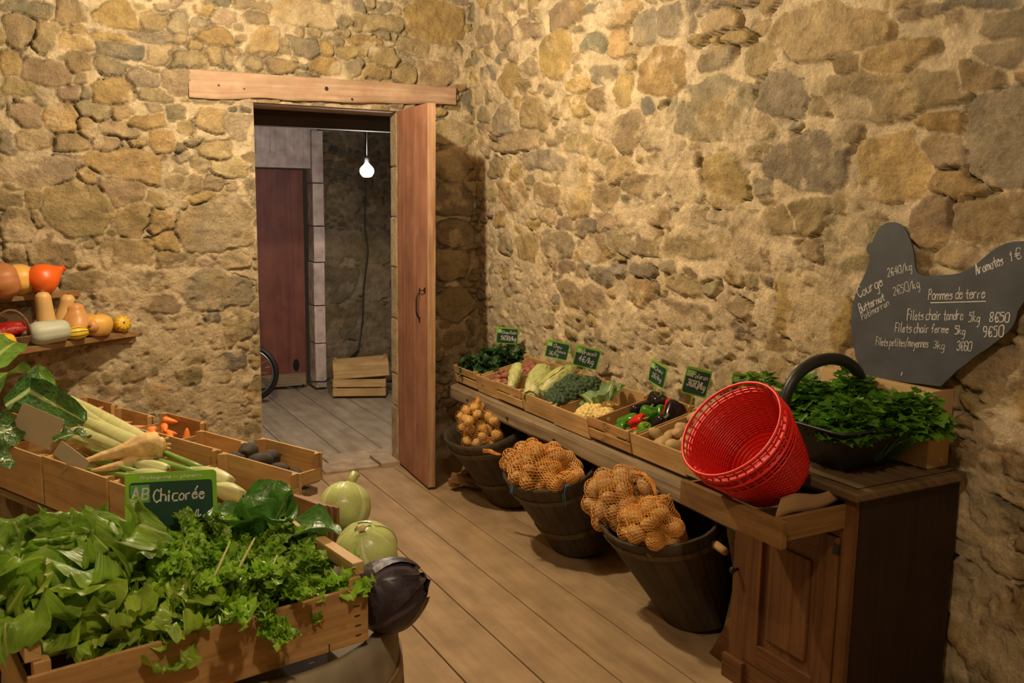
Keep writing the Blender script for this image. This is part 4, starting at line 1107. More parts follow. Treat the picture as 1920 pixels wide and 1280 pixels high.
M_BRN = plain('brown_squash', (.42, .17, .06), .5, .2, 8)
M_YEL = plain('yellow_squash', (.68, .40, .09), .42, .15, 8)
M_GREY = plain('grey_green_squash', (.46, .50, .40), .5, .10, 6)
M_GOURD = plain('yellow_gourd', (.74, .44, .02), .35, .08, 9)
def striped(name, c1, c2, n, thr=.5):
    m, nt, b = _nt(name); uv = N(nt, 'ShaderNodeUVMap'); sp_ = N(nt, 'ShaderNodeSeparateXYZ'); nt.links.new(uv.outputs[0], sp_.inputs[0])
    a = N(nt, 'ShaderNodeMath', operation='MULTIPLY'); nt.links.new(sp_.outputs[1], a.inputs[0]); a.inputs[1].default_value = n * 2 * PI
    s = N(nt, 'ShaderNodeMath', operation='SINE'); nt.links.new(a.outputs[0], s.inputs[0])
    r = ramp(nt, [(thr, c1), (thr + .15, c2)]); nt.links.new(s.outputs[0], r.inputs[0]); nt.links.new(r.outputs[0], b.inputs['Base Color']); b.inputs['Roughness'].default_value = .4
    return m
M_STRIPE = striped('striped_gourd_skin', (.76, .50, .03), (.08, .14, .02), 9, .55)
M_STRIPE2 = striped('fine_striped_gourd', (.76, .46, .02), (.22, .14, .01), 10, .82)

# shelves against the back wall in the left corner
def shelfboard(z, pts, label, th=.028):
    m = MB(); n = len(pts)
    m.prism(pts, z - th, z)
    for k in range(len(m.uv)): m.uv[k] = [(m.v[i][0], m.v[i][1] + m.v[i][2]) for i in m.f[k]]
    return tag(m.build('shelf', M_SHELF, bevel=.002), label, 'shelf')
ZS1, ZS2 = .852, 1.058
shelfboard(ZS1, [(.505, YB - .03), (.30, 4.555), (.06, 4.375), (-.25, 4.14), (-.85, 3.75), (-.85, YB - .03)], 'lower corner plank shelf carrying the squashes and gourds', .026)
shelfboard(ZS2, [(.262, YB - .02), (.10, 4.62), (-.07, 4.53), (-.85, 4.20), (-.85, YB - .03)], 'upper corner plank shelf carrying the orange pumpkins', .03)
mb = MB(); mb.box((.33, 4.705, ZS1 - .043), (.30, .035, .03)); mb.box((-.12, 4.50, ZS1 - .045), (.05, .42, .034)); tag(mb.build('shelf_bracket', M_SHELF, bevel=.002), 'wooden batten fixed under the lower corner shelf', 'bracket')

def up(px, py, y, z=None):
    p = on_y(px, py, y)
    if z is not None: p.z = z
    return TR(*p)
# upper shelf
gourd('pumpkin', up(6, 545, 4.50, ZS2 + .066) @ RY(1.35) @ RZ(.4), [(.003, -.065), (.05, -.062), (.078, -.02), (.074, .03), (.045, .062), (.003, .066)], M_BRN, 'brownish orange pumpkin at the left end of the upper shelf', 'pumpkin', 9, .05, .03, 1)
gourd('pumpkin', up(36, 545, 4.60, ZS2 + .062) @ RY(1.45), [(.003, -.07), (.045, -.066), (.068, -.02), (.066, .03), (.04, .062), (.003, .066)], M_YEL, 'pale yellow orange squash between the brown and the red pumpkin', 'squash', 8, .03, .03, 2)
gourd('red_kuri_squash', up(83, 545, 4.58, ZS2 + .066) @ RZ(.2) @ RY(1.08), [(.004, -.062), (.045, -.055), (.069, -.012), (.058, .032), (.028, .068), (.014, .088), (.017, .098), (.003, .103)], M_KURI, 'bright orange red kuri squash with its neck pointing right on the upper shelf', 'squash', 10, .03, .02, 3)
# lower shelf
gourd('butternut_squash', up(90, 605, 4.52, ZS1 + .002) @ RX(-.06) @ RY(-.07), [(.004, 0), (.030, .004), (.045, .035), (.042, .07), (.037, .12), (.034, .18), (.031, .20), (.019, .213), (.004, .216)], M_BUT, 'tall pale butternut squash standing upright on the lower shelf', 'squash', 0, 0, .03, 4, 0, (.008, .018))
gourd('butternut_squash', up(116, 600, 4.60, ZS1 + .002) @ RY(.12), [(.004, 0), (.04, .005), (.056, .04), (.046, .09), (.035, .14), (.032, .175), (.018, .193), (.003, .196)], M_BUT, 'butternut squash standing behind, just right of the tall upright one', 'squash', 0, 0, .03, 5, .01, (.007, .008))
gourd('butternut_squash', up(143, 612, 4.57, ZS1 + .002) @ RY(-.05) @ RX(-.1), [(.004, 0), (.05, .004), (.071, .042), (.062, .08), (.042, .115), (.036, .14), (.02, .152), (.003, .155)], M_BUTO, 'stout orange-flushed butternut squash in the middle of the lower shelf', 'squash', 0, 0, .05, 6, .008, (.007, .007))
gourd('pumpkin', up(181, 608, 4.60, ZS1 + .05), [(.003, -.05), (.05, -.046), (.072, -.008), (.066, .03), (.03, .05), (.006, .047)], M_YEL, 'ribbed yellow pumpkin standing at the back of the lower shelf', 'pumpkin', 9, .07, .02, 7, 0, (.005, .022))
gourd('butternut_squash', up(186, 618, 4.60, ZS1 + .036) @ RZ(-.5) @ RX(1.35), [(.003, -.05), (.03, -.046), (.040, -.01), (.036, .03), (.028, .075), (.020, .092), (.003, .096)], M_BUTO, 'small orange butternut lying with its stem end forward on the shelf edge', 'squash', 0, 0, .04, 8, 0, (.007, .006))
gourd('gourd', up(228, 602, 4.655, ZS1 + .041) @ RZ(.2) @ RX(1.25), [(.003, -.038), (.028, -.034), (.041, 0), (.03, .03), (.003, .037)], M_STRIPE2, 'small round yellow striped gourd at the right end of the lower shelf', 'gourd', 10, .04, .02, 9, 0, (.004, .004))
gourd('grey_squash', up(96, 625, 4.425, ZS1 + .051) @ RZ(.25) @ RY(1.5), [(.003, -.094), (.03, -.09), (.052, -.06), (.050, 0), (.049, .035), (.040, .066), (.012, .080), (.003, .081)], M_GREY, 'grey green oblong squash lying at the front of the lower shelf', 'squash', 8, .035, .02, 10)
gourd('gourd', up(146, 624, 4.49, ZS1 + .031) @ RZ(.2) @ RY(1.5), [(.003, -.045), (.02, -.042), (.03, -.01), (.026, .02), (.017, .04), (.003, .044)], M_STRIPE, 'little yellow and green striped gourd beside the grey squash', 'gourd', 0, 0, .02, 11)
# basket of dried red maize with its husks
bk = on_y(22, 628, 4.36); bk.z = ZS1
wk = thing('wicker_basket', 'small dark wicker basket with a hoop handle on the lower shelf', 'basket', TR(*bk))
M_WICK = plain('wicker', (.16, .085, .04), .7, .35, 60, .002)
mb = MB()
for k in range(9):
    r = .052 + .022 * k / 8; mb.tube([(r * math.cos(a / 24 * 2 * PI) * (1 + .03 * (-1) ** a), r * .8 * math.sin(a / 24 * 2 * PI) * (1 + .03 * (-1) ** a), .005 + k * .0055) for a in range(25)], .0036, 5)
mb.build('weave', M_WICK, wk)
mb = MB(); mb.lathe([(.001, .003), (.054, .003), (.054, .006), (.001, .006)], 20, SC(1, .8, 1)); mb.build('base', M_WICK, wk)
mb = MB(); mb.tube([(.072 * math.cos(PI * k / 14), 0, .045 + .115 * math.sin(PI * k / 14)) for k in range(15)], .0055, 8); mb.build('handle', M_WICK, wk)
M_MAIZE = plain('red_maize', (.32, .012, .008), .35, .4, 120, .004); M_HUSK = plain('maize_husk', (.60, .44, .22), .8, .15, 20)
for k, (dx, dy, dz, az, el, lb) in enumerate([(-.012, -.024, .062, .2, .12, 'dark red dried maize cob at the front of the wicker basket'), (.0, .002, .070, .45, .2, 'dark red dried maize cob lying on top in the wicker basket'), (-.035, .024, .066, -.1, .3, 'dark red dried maize cob at the back of the wicker basket')]):
    r = thing('maize_cob', lb, 'maize', TR(*(bk + Vector((dx, dy, dz + .012)))) @ RZ(az) @ RY(PI / 2 - el) @ SC(1.25, 1.25, 1.2), 'maize cobs in the basket')
    m = MB(); m.lathe(smoothprof([(.003, -.055), (.016, -.05), (.02, -.01), (.018, .03), (.004, .06)], 40), 28, None, 0, lambda a, u: 1 + .05 * math.sin(a * 12) * math.sin(u * 110)); m.build('kernels', M_MAIZE, r)
    m = MB()
    for j in range(6): leaf(m, TR(0, 0, -.052) @ RX(PI) @ RZ(j * 1.05) @ RX(.7), .10, .013, 8, 4, -1.2, .3, .003, 2, .03, j, 1.2)
    m.build('husk', M_HUSK, r)
gourd('pumpkin', up(0, 632, 4.22, ZS1 + .042), [(.003, -.04), (.04, -.037), (.06, -.005), (.05, .03), (.02, .04), (.005, .036)], M_GOURD, 'orange pumpkin cut off by the left edge of the picture', 'pumpkin', 9, .06, .02, 15)

# ---- potatoes, roots
M_POT = plain('potato_skin', (.47, .32, .15), .7, .18, 14, .002)
M_POTY = plain('yellow_potato_skin', (.60, .38, .12), .65, .15, 14, .002)
M_ROOT = plain('small_red_root', (.33, .12, .075), .7, .25, 20, .002)
def potato_mesh(name, mat, s, seed, el=1.35):
    m = MB(); rs = random.Random(seed); o = rs.uniform(0, 50)
    def P(u, v):
        th, ph = u * PI, v * 2 * PI; d = Vector((math.sin(th) * math.cos(ph), math.sin(th) * math.sin(ph), math.cos(th)))
        k = 1 + .12 * mnoise.noise(d * 1.2 + Vector((o, 0, 0))) + .03 * mnoise.noise(d * 3.5 + Vector((0, o, 0)))
        return (d.x * s * k, d.y * s * .9 * k, d.z * s * el * k)
    m.surf(P, 12, 16, closev=True); return m.build(name, mat)
def protos(name, mat, s, n, seed, el=1.35): return [potato_mesh(name, mat, s, seed + i, el) for i in range(n)]
def scatter(prs, spots, label, cat, group, seed, scale=(.9, 1.1), rotfix=None, labels=None):
    rs = random.Random(seed); out = []
    for i, p in enumerate(spots):
        o = prs[i] if i < len(prs) else prs[i % len(prs)].copy()
        if i >= len(prs): COL.objects.link(o)
        R_ = Matrix.Rotation(rs.uniform(0, 6.28), 4, 'Z') @ Matrix.Rotation(rs.uniform(.9, 2.2), 4, 'X') @ Matrix.Rotation(rs.uniform(0, 6.28), 4, 'Z')
        k = rs.uniform(*scale); o.matrix_world = TR(*p) @ R_ @ SC(k, k, k)
        tag(o, labels[i] if labels else label, cat, group); out.append(o)
    return out
def heap(n, cx, cy, cz, rx, ry, rz, dmin, seed, test=None):
    rs = random.Random(seed); pts = []; tries = 0; dm = dmin
    while len(pts) < n and tries < 60000:
        tries += 1
        if tries % 8000 == 0: dm *= .93
        p = Vector((rs.uniform(-1, 1), rs.uniform(-1, 1), rs.uniform(-1, 1)))
        if p.length > 1: continue
        if p.z < -.2 and p.length < .6: continue
        q = Vector((cx + p.x * rx, cy + p.y * ry, cz + p.z * rz))
        if any((q - w).length < dm for w in pts): continue
        pts.append(q)
    return pts
# crate 6: loose potatoes
sp6 = []; rs = random.Random(4)
for k in range(26):
    for _ in range(300):
        x, y = rs.uniform(-.74, .74), rs.uniform(-.74, .74)
        p = base_pt(6, x, y, .032 + (.026 if k > 14 else 0))
        if all((p - q).length > (.05 if k > 14 else .056) for q in sp6): sp6.append(p); break
scatter(protos('potato', M_POT, .027, 4, 100), sp6, 'loose brown potato in the pale crate beside the red baskets', 'potato', 'loose potatoes in the crate', 5)
# crate 7 (mostly hidden): a few more
sp7 = [base_pt(7, x, y, .032) for x, y in ((-.6, -.6), (0, -.7), (.5, -.5), (-.5, .0), (.1, .1), (-.6, .6), (.0, .7))]
scatter(protos('potato', M_POT, .027, 2, 120), sp7, 'brown potato in the last crate, half hidden by the red baskets', 'potato', 'potatoes in the last crate', 6)
# crate 1: small red roots
sp1 = []
for k in range(70):
    for _ in range(200):
        x, y = rs.uniform(-.8, .8), rs.uniform(-.88, .85)
        z = .022 + (.02 if k > 34 else 0) + (.018 if k > 56 else 0)
        p = base_pt(1, x, y, z)
        if all((p - q).length > .031 for q in sp1): sp1.append(p); break
scatter(protos('red_root', M_ROOT, .017, 4, 130, 1.5), sp1, 'small dark red root in the second crate from the doorway', 'root', 'small red roots', 7)

# nets of potatoes in the tubs
M_NET = plain('orange_net', (.68, .31, .06), .5, .1, 40)
def net(name, c, spots, r, label, res=(34, 46), thick=.0011, M=None, tail=None, group=None, mat=None, sag=.0035):
    c = Vector(c)
    rad = np.zeros((res[0] + 1, res[1])); dirs = {}
    for i in range(res[0] + 1):
        for j in range(res[1]):
            th, ph = PI * i / res[0], 2 * PI * (j + .5 * (i % 2)) / res[1]
            d = Vector((math.sin(th) * math.cos(ph), math.cos(th), math.sin(th) * math.sin(ph))); dirs[i, j] = d
            best = 0
            for p in spots:
                w = p - c; b = w.dot(d); q = w.length_squared - b * b
                if b > 0 and q < (r * 1.25) ** 2: best = max(best, b + math.sqrt((r * 1.25) ** 2 - q))
            rad[i, j] = best
    mean = rad[rad > 0].mean() if (rad > 0).any() else r
    rad[rad == 0] = mean * .7
    for _ in range(2):
        s = (np.roll(rad, 1, 1) + np.roll(rad, -1, 1) + np.roll(rad, 1, 0) + np.roll(rad, -1, 0)) / 4; s[0] = rad[0]; s[-1] = rad[-1]
        rad = np.maximum(rad, s)
    rad += sag
    m = MB(); vs = [c + dirs[i, j] * rad[i, j] for i in range(res[0] + 1) for j in range(res[1])]; w = res[1]
    V = lambda i, j: vs[i * w + j % w]
    def strand(a, b):
        d = (b - a); n = (a - c).normalized(); s = d.cross(n)
        if s.length < 1e-7: return
        s = s.normalized() * thick; n = n * thick
        m.add([a - s, b - s, b + s, a + s, a + n, b + n], [(0, 1, 5, 4), (4, 5, 2, 3), (0, 3, 2, 1)])
    for i in range(1, res[0]):
        for j in range(w):
            if i + 1 <= res[0] - 1:
                strand(V(i, j), V(i + 1, j if i % 2 == 0 else j + 1)); strand(V(i, j), V(i + 1, j - 1 if i % 2 == 0 else j))
    root = thing(name, label, 'net', TR(*c), group)
    m.build('mesh_sack', mat or M_NET, root, None).matrix_parent_inverse = TR(*c).inverted()
    if tail:
        m = MB(); rs_ = random.Random(len(spots))
        for k in range(16):
            a = rs_.uniform(0, 6.28); q = [Vector(tail[0]) + Vector((math.cos(a), math.sin(a), 0)) * .012]
            for t in tail[1:]: q.append(Vector(t) + Vector((rs_.uniform(-1, 1), rs_.uniform(-1, 1), rs_.uniform(-1, 1))) * .008)
            m.tube(q, .0016, 5)
        m.build('twisted_neck', mat or M_NET, root).matrix_parent_inverse = TR(*c).inverted()
    return root
# tub 1: small yellow potatoes
h1 = heap(30, 1.955, 3.90, .40, .095, .135, .105, .050, 1)
h1 = [p + Vector(((p.z - .40) * -.1, 0, 0)) for p in h1]
scatter(protos('potato', M_POTY, .0245, 3, 140, 1.12), h1, 'small round yellow potato in the net of the tub nearest the door', 'potato', 'yellow potatoes in the far net', 11)
net('potato_net', (1.955, 3.90, .38), h1, .0245, 'yellow net of small potatoes mounded in the tub nearest the door', (26, 34), .0007, None, [(1.95, 3.91, .50), (1.955, 3.915, .525), (1.965, 3.93, .535)], 'nets of potatoes')
# tub 2: big sack
h2 = heap(66, 1.90, 3.20, .385, .135, .205, .085, .044, 2)
scatter(protos('potato', M_POT, .0225, 3, 150), h2, 'potato under the fine orange mesh of the middle sack', 'potato', 'potatoes in the middle sack', 12)
net('potato_net', (1.95, 3.20, .31), h2, .026, 'large fine orange mesh sack spilling over the middle tub', (54, 84), .0017, None, [(1.80, 3.40, .405), (1.775, 3.44, .415), (1.765, 3.465, .41)], 'nets of potatoes')
# tub 3: two nets
h3 = heap(38, 1.90, 2.62, .42, .115, .115, .100, .052, 3)
scatter(protos('potato', M_POT, .0265, 3, 160), h3, 'brown potato in the upright left net of the big tub', 'potato', 'potatoes in the left net of the big tub', 13)
net('potato_net', (1.90, 2.62, .405), h3, .028, 'orange net of brown potatoes standing at the left in the big tub', (40, 58), .0011, None, [(1.93, 2.60, .525), (1.945, 2.555, .53), (1.955, 2.515, .51), (1.955, 2.49, .48), (1.95, 2.475, .455)], 'nets of potatoes')
h4 = heap(26, 1.865, 2.385, .405, .092, .098, .075, .050, 4)
scatter(protos('potato', M_POTY, .0255, 3, 170), h4, 'yellow potato in the squat right net of the big tub', 'potato', 'potatoes in the right net of the big tub', 14)
net('potato_net', (1.865, 2.385, .395), h4, .027, 'bright orange net of yellow potatoes at the right in the big tub', (36, 52), .0011, None, [(1.88, 2.37, .485), (1.885, 2.36, .505), (1.89, 2.345, .52)], 'nets of potatoes')
# blue twine on the middle tub
for k, (y, dz, lb) in enumerate([(2.974, .085, 'blue twine hanging over the right rim of the middle tub'), (3.175, .035, 'short end of blue twine on the front of the middle tub')]):
    sn = (y - 3.20) / .235; cs_ = math.sqrt(1 - sn * sn); x = 1.935 - .19 * cs_ * math.cos(math.radians(17)); z = .385 - .19 * cs_ * math.sin(math.radians(17))
    m = MB()
    for o_ in (0, .013): m.tube([(x + .024, y + o_, z - .01), (x + .012, y + o_, z + .006), (x - .003, y + o_, z + .006), (x - .009, y + o_, z - .02), (x - .002, y + o_ * 1.5, z - dz)], .0022, 6)
    tag(m.build('twine', M_BLUE), lb, 'twine')

# ---- peppers
M_PG = plain('green_pepper', (.055, .20, .012), .16, .15, 10); M_PR = plain('red_pepper', (.62, .025, .012), .16, .1, 10); M_PD = plain('dark_pepper', (.012, .006, .012), .14, .2, 10)
M_PST = plain('pepper_stem', (.13, .24, .04), .5, .15, 30); M_PL = plain('light_green_pepper', (.17, .36, .03), .2, .12, 10)
def pepper(M, mat, label, L=.075, R=.034, seed=0, taper=.75, bend=0):
    root = thing('bell_pepper', label, 'pepper', M, 'peppers in the crate'); o = seed * 1.3
    m = MB(); prof = smoothprof([(.004, -L * .46), (R * .55, -L * .5), (R * taper, -L * .36), (R * .95, 0), (R, L * .28), (R * .8, L * .44), (R * .3, L * .43), (.004, L * .38)], 26)
    m.lathe(prof, 36, None, 0, lambda a, u: 1 + .11 * math.cos(3 * a + o) + .05 * mnoise.noise(Vector((math.cos(a) + o, math.sin(a), u * 2))))
    if bend: m.v = [(v[0] + bend * (v[2] / L) ** 2, v[1], v[2]) for v in m.v]
    m.build('body', mat, root)
    m = MB(); m.tube([(0, 0, L * .38), (.001, 0, L * .5), (.006, 0, L * .66)], [.008, .0045, .005], 8); m.build('stem', M_PST, root)
for k, (px, py, h, mat, L, R, rx, rz, tp, bd, lb) in enumerate([
    (1205, 767, .055, M_PD, .085, .026, 1.35, 1.2, .9, 0, 'long dark purple pepper lying at the left back of the pepper crate'),
    (1233, 756, .062, M_PD, .08, .034, .5, .3, .8, 0, 'big round dark pepper at the back of the pepper crate'),
    (1262, 774, .052, M_PD, .08, .033, .9, 2.0, .75, 0, 'dark pepper in front of the red one at the right back'),
    (1270, 762, .055, M_PR, .085, .024, 1.2, 2.3, .8, .012, 'red pepper lying at the right back corner of the pepper crate'),
    (1236, 796, .038, M_PD, .07, .030, .7, 1.0, .7, 0, 'dark pepper lowest at the right side of the crate'),
    (1215, 779, .052, M_PG, .066, .029, .35, .5, .7, 0, 'glossy green pepper in the very middle of the pile'),
    (1236, 776, .045, M_PG, .06, .026, 1.0, .2, .7, 0, 'green pepper wedged between the dark peppers'),
    (1190, 791, .04, M_PR, .105, .021, 1.15, .1, .6, .018, 'long curved red pepper running to the crate front'),
    (1178, 789, .038, M_PG, .075, .025, 1.3, .7, .7, 0, 'green pepper at the left side of the crate'),
    (1205, 805, .036, M_PL, .075, .020, 1.0, -.3, .6, .01, 'pale green pepper at the front of the pile'),
    (1207, 820, .032, M_PG, .075, .025, 1.45, 1.0, .7, 0, 'dark green pepper lowest at the crate front'),
    (1163, 805, .030, M_PG, .06, .023, 1.3, .3, .7, 0, 'green pepper tucked in the front left corner'),
    (1186, 815, .030, M_PR, .055, .021, 1.2, .6, .7, 0, 'short red pepper at the front left of the pile')]):
    # where the sight line meets the plane h above the crate base
    h += .014; M6, w6 = CRATES[5]; n = M6.col[2].to_3d(); d = ray(px, py); t = (M6.translation + n * h - CAM).dot(n) / d.dot(n); p = CAM + d * t
    q = M6.inverted() @ p; q.x = max(min(q.x, w6 / 2 - R - .008), -w6 / 2 + R + .008); q.y = max(min(q.y, CR_D / 2 - R - .012), -CR_D / 2 + R + .012); p = M6 @ q
    pepper(TR(*p) @ RZ(rz) @ RX(rx), mat, lb, L * 1.2, R * 1.2, k, tp, bd)

# ---- long pale chicory heads (crate 2)
M_PAIN = leafmat('pale_chicory', (.56, .60, .22), (.78, .78, .50), .42, .2, .2, .14, .003, 7)
def pain(M, L, R, label, seed, spread=1.0):
    root = thing('chicory_head', label, 'chicory', M, 'long pale chicory heads'); m = MB(); rs = random.Random(seed)
    m.lathe(smoothprof([(.006, 0), (R * .55, .006), (R * .8, L * .3), (R * .78, L * .6), (R * .4, L * .85), (.004, L * .92)], 20), 20)
    for k in range(15):
        a0 = k * 2.399; l = L * rs.uniform(.85, 1.05) * (1 if k > 4 else .9); ro = R * (1 + .02 * k / 3) * rs.uniform(.95, 1.08); wd = rs.uniform(.75, 1.05)
        def P(u, v, a0=a0, l=l, ro=ro, wd=wd, k=k):
            vv = v * 2 - 1; z = u * l
            prof = ro * (.5 + .55 * math.sin(PI * min(u * .62 + .10, .5)) ) if u < .65 else ro * 1.05 * (1 - .55 * ((u - .65) / .35) ** 2)
            w = wd * (.35 + .75 * math.sin(PI * min(u * .75 + .02, 1)) ** .7) * (1 if u < .93 else .75)
            a = a0 + vv * w; r = prof + .003 * math.sin(u * 22 + vv * 5 + k) * abs(vv) + .005 * u * abs(vv) ** 2
            return (r * math.cos(a), r * math.sin(a), z)
        m.surf(P, 14, 8)
    m.build('leaves', M_PAIN, root); return root
def in_crate(i, px, py, h):
    Mi, wi = CRATES[i]; h += .014; n = Mi.col[2].to_3d(); d = ray(px, py); t = (Mi.translation + n * h - CAM).dot(n) / d.dot(n); return CAM + d * t
for k, (a, b, h0_, h1_, R, lb) in enumerate([((995, 745), (1022, 688), .055, .095, .047, 'plump pale chicory head in front at the left of its crate'), ((1012, 740), (1075, 690), .05, .085, .044, 'pale chicory head lying at the right, pointing to the wall'), ((958, 728), (972, 685), .05, .125, .026, 'slim upright pale chicory head at the far left of its crate')]):
    p, q = in_crate(2, *a, h0_), in_crate(2, *b, h1_); dd = q - p
    pain(TR(*p) @ align(dd) @ RZ(k), min(dd.length, .30), R, lb, k)

# ---- broccoli, cauliflower
M_BRO = plain('broccoli_florets', (.045, .085, .035), .75, .45, 70, .004); M_BROS = plain('broccoli_stalk', (.14, .24, .07), .55, .15, 20); M_BROL = leafmat('broccoli_leaf', (.09, .20, .05), (.3, .4, .18), .5, .2, .3)
M_CAU = plain('cauliflower_curd', (.74, .58, .22), .7, .10, 60, .003); M_CAUL = leafmat('cauliflower_leaf', (.17, .29, .10), (.50, .56, .28), .5, .2, .25, .08, .003, 7)
def florets(m, R, n, r, seed, squash=.75, top=True, rough=1):
    rs = random.Random(seed)
    for k in range(n):
        z = 1 - (k + .5) / n * 1.25; a = k * 2.399; s = math.sqrt(max(0, 1 - z * z)); d = Vector((s * math.cos(a), s * math.sin(a), z))
        rr = r * rs.uniform(.75, 1.25); c = Vector((d.x * R, d.y * R, d.z * R * squash)) * rs.uniform(.9, 1.04); o = rs.uniform(0, 60)
        def P(u, v, c=c, rr=rr, o=o):
            th, ph = u * PI, v * 2 * PI; e = Vector((math.sin(th) * math.cos(ph), math.sin(th) * math.sin(ph), math.cos(th)))
            q = rr * (1 + .24 * rough * mnoise.noise(e * 3.2 + Vector((o, 0, 0))) + .14 * rough * mnoise.noise(e * 8 + Vector((0, o, 0))))
            return c + e * q
        m.surf(P, 8, 10, closev=True)
def broccoli(M, R, label, seed):
    root = thing('broccoli', label, 'broccoli', M, 'broccoli heads'); m = MB(); florets(m, R, 46, R * .27, seed); m.build('florets', M_BRO, root)
    m = MB(); m.tube([(0, 0, R * .3), (0, 0, -R * .4), (.004, 0, -R * .95)], [R * .55, R * .34, R * .3], 10)
    for k in range(7):
        a = k * .9; m.tube([(0, 0, -R * .5), (math.cos(a) * R * .45, math.sin(a) * R * .45, -R * .05), (math.cos(a) * R * .7, math.sin(a) * R * .7, R * .2)], [R * .14, R * .13, R * .1], 7)
    m.build('stalk', M_BROS, root)
for k, (px, py, h, R, lb) in enumerate([(1075, 722, .085, .052, 'broccoli head highest at the back of its crate'), (1110, 727, .078, .05, 'broccoli head at the back right of its crate'), (1052, 735, .075, .05, 'broccoli head at the back left beside the chicory'),
        (1093, 742, .075, .05, 'broccoli head in the centre of its crate'), (1030, 755, .062, .046, 'broccoli head at the front left corner'), (1062, 762, .062, .045, 'broccoli head at the front of its crate'), (1128, 742, .06, .036, 'small broccoli head next to the cauliflower leaves')]):
    p = in_crate(3, px, py, h); M3, w3 = CRATES[3]; q = M3.inverted() @ p; q.x = max(min(q.x, w3 / 2 - R * .9), -w3 / 2 + R * .9); q.y = max(min(q.y, CR_D / 2 - R * 1.2), -CR_D / 2 + R * 1.25); p = M3 @ q
    broccoli(TR(*p) @ RX(.5 * math.sin(k * 2)) @ RY(-.3 + .3 * math.cos(k)), R, lb, 60 + k)
def cauli(M, R, label, seed, leaves):
    root = thing('cauliflower', label, 'cauliflower', M, 'cauliflowers'); m = MB(); florets(m, R, 60, R * .24, seed, .6, True, .7); m.build('curd', M_CAU, root)
    m = MB(); m.tube([(0, 0, R * .2), (0, 0, -R * .5)], [R * .7, R * .4], 10); m.build('stalk', M_STALK, root)
    for k, (az, el, L) in enumerate(leaves):
        m = MB(); leaf(m, RZ(az) @ TR(0, R * .5, -R * .35) @ RX(el), L, L * .30, 14, 8, .5, .5, .006, 2.5, .03, k, 1.1, 0, .3); m.build('leaf', M_CAUL, root)
for k, (px, py, h, R, lb, lv) in enumerate([(1105, 778, .05, .058, 'cream cauliflower at the front of its crate', ((2.9, .2, .06), (4.0, .3, .06))), (1140, 785, .045, .05, 'smaller cream cauliflower by the crate divider', ((.5, .35, .06),)),
        (1128, 762, .045, .045, 'leafy cauliflower behind, wrapped in its grey green leaves', ((-.6, .75, .13), (-1.2, .9, .14), (-1.9, .8, .13), (.1, .95, .12), (.8, .7, .1), (2.4, 1.2, .09), (3.4, 1.25, .09)))]):
    p = in_crate(4, px, py, h); M4, w4 = CRATES[4]; q = M4.inverted() @ p; q.x = max(min(q.x, w4 / 2 - R * .9), -w4 / 2 + R * .9); q.y = max(min(q.y, CR_D / 2 - R * 1.2), -CR_D / 2 + R * 1.25); p = M4 @ q
    cauli(TR(*p) @ RX(-.2) @ RY(-.25), R, lb, 80 + k, lv)

# ---- curly kale (crate 0)
M_KALE = leafmat('curly_kale', (.028, .085, .018), (.10, .2, .05), .5, .2, .4, .06, .003)
for k, (x, y, h, lb) in enumerate([(-.35, -.45, .03, 'bunch of dark curly kale at the front of the first crate'), (.3, -.2, .035, 'bunch of dark curly kale in the middle of the first crate'), (-.25, .25, .045, 'bunch of dark curly kale behind, left in the first crate'), (.3, .55, .05, 'bunch of dark curly kale at the back below the price sign')]):
    r = thing('curly_kale', lb, 'kale', TR(*base_pt(0, x, y, h)) @ RX(.3 * (k % 2)), 'bunches of curly kale'); m = MB(); rs = random.Random(k)
    for j in range(70):
        f = j / 70; az = j * 2.399; el = 1.3 - 1.15 * f; L = .095 * rs.uniform(.6, 1.1)
        leaf(m, RZ(az) @ TR(0, .004 + .02 * rs.random(), .01 * rs.random()) @ RX(el) @ RY(rs.uniform(-.5, .5)), L, L * .28, 9, 8, rs.uniform(.2, 1.3), .5, L * .12, 3.2, .3, rs.random(), .9)
    m.build('leaves', M_KALE, r)

# ------------------------------------------------------------------ parsley basket and red baskets on the cabinet
# black rubber basket
kb = thing('rubber_basket', 'black rubber shopping basket with an arched handle, filled with parsley', 'basket', TR(2.10, 1.80, CZ)); KI = TR(-2.10, -1.80, -CZ)
def rbox(u, v, z):
    """rounded rectangle ring at height fraction u"""
    x0, x1 = 2.03 + (1.892 - 2.03) * u, 2.215 + (2.262 - 2.215) * u; y0, y1 = 1.735 + (1.632 - 1.735) * u, 1.905 + (1.975 - 1.905) * u
    a = v * 2 * PI; c, s = math.cos(a), math.sin(a); k = (abs(c) ** 13 + abs(s) ** 13) ** (-1 / 13)
    return Vector(((x0 + x1) / 2 + (x1 - x0) / 2 * c * k, (y0 + y1) / 2 + (y1 - y0) / 2 * s * k, CZ + .002 + .148 * u + z))
mb = MB(); pr = [(0, 0, 0), (.08, 0, 0), (.3, 0, 0), (.6, 0, 0), (.93, 0, 0), (.95, .006, 0), (1.0, .008, 0), (1.0, -.004, .002), (.95, -.006, 0), (.6, -.006, 0), (.06, -.006, .006)]
def kw(u, v):
    f, off, dz = pr[int(round(u * (len(pr) - 1)))]; p = rbox(f, v, dz); c = Vector((2.10, 1.80, p.z)); d = (p - c).normalized(); return p + d * off
mb.surf(kw, len(pr) - 1, 80, KI, closev=True)
for f in (0, len(pr) - 1): mb.add([kw(f / (len(pr) - 1), k / 80) for k in range(80)], [tuple(range(80))], None, 0, False, KI)
mb.build('body', M_RUBBER, kb)
hp0, hp1 = Vector((1.905, 1.86, .895)), Vector((2.235, 1.86, .895))
mb = MB(); hh = []
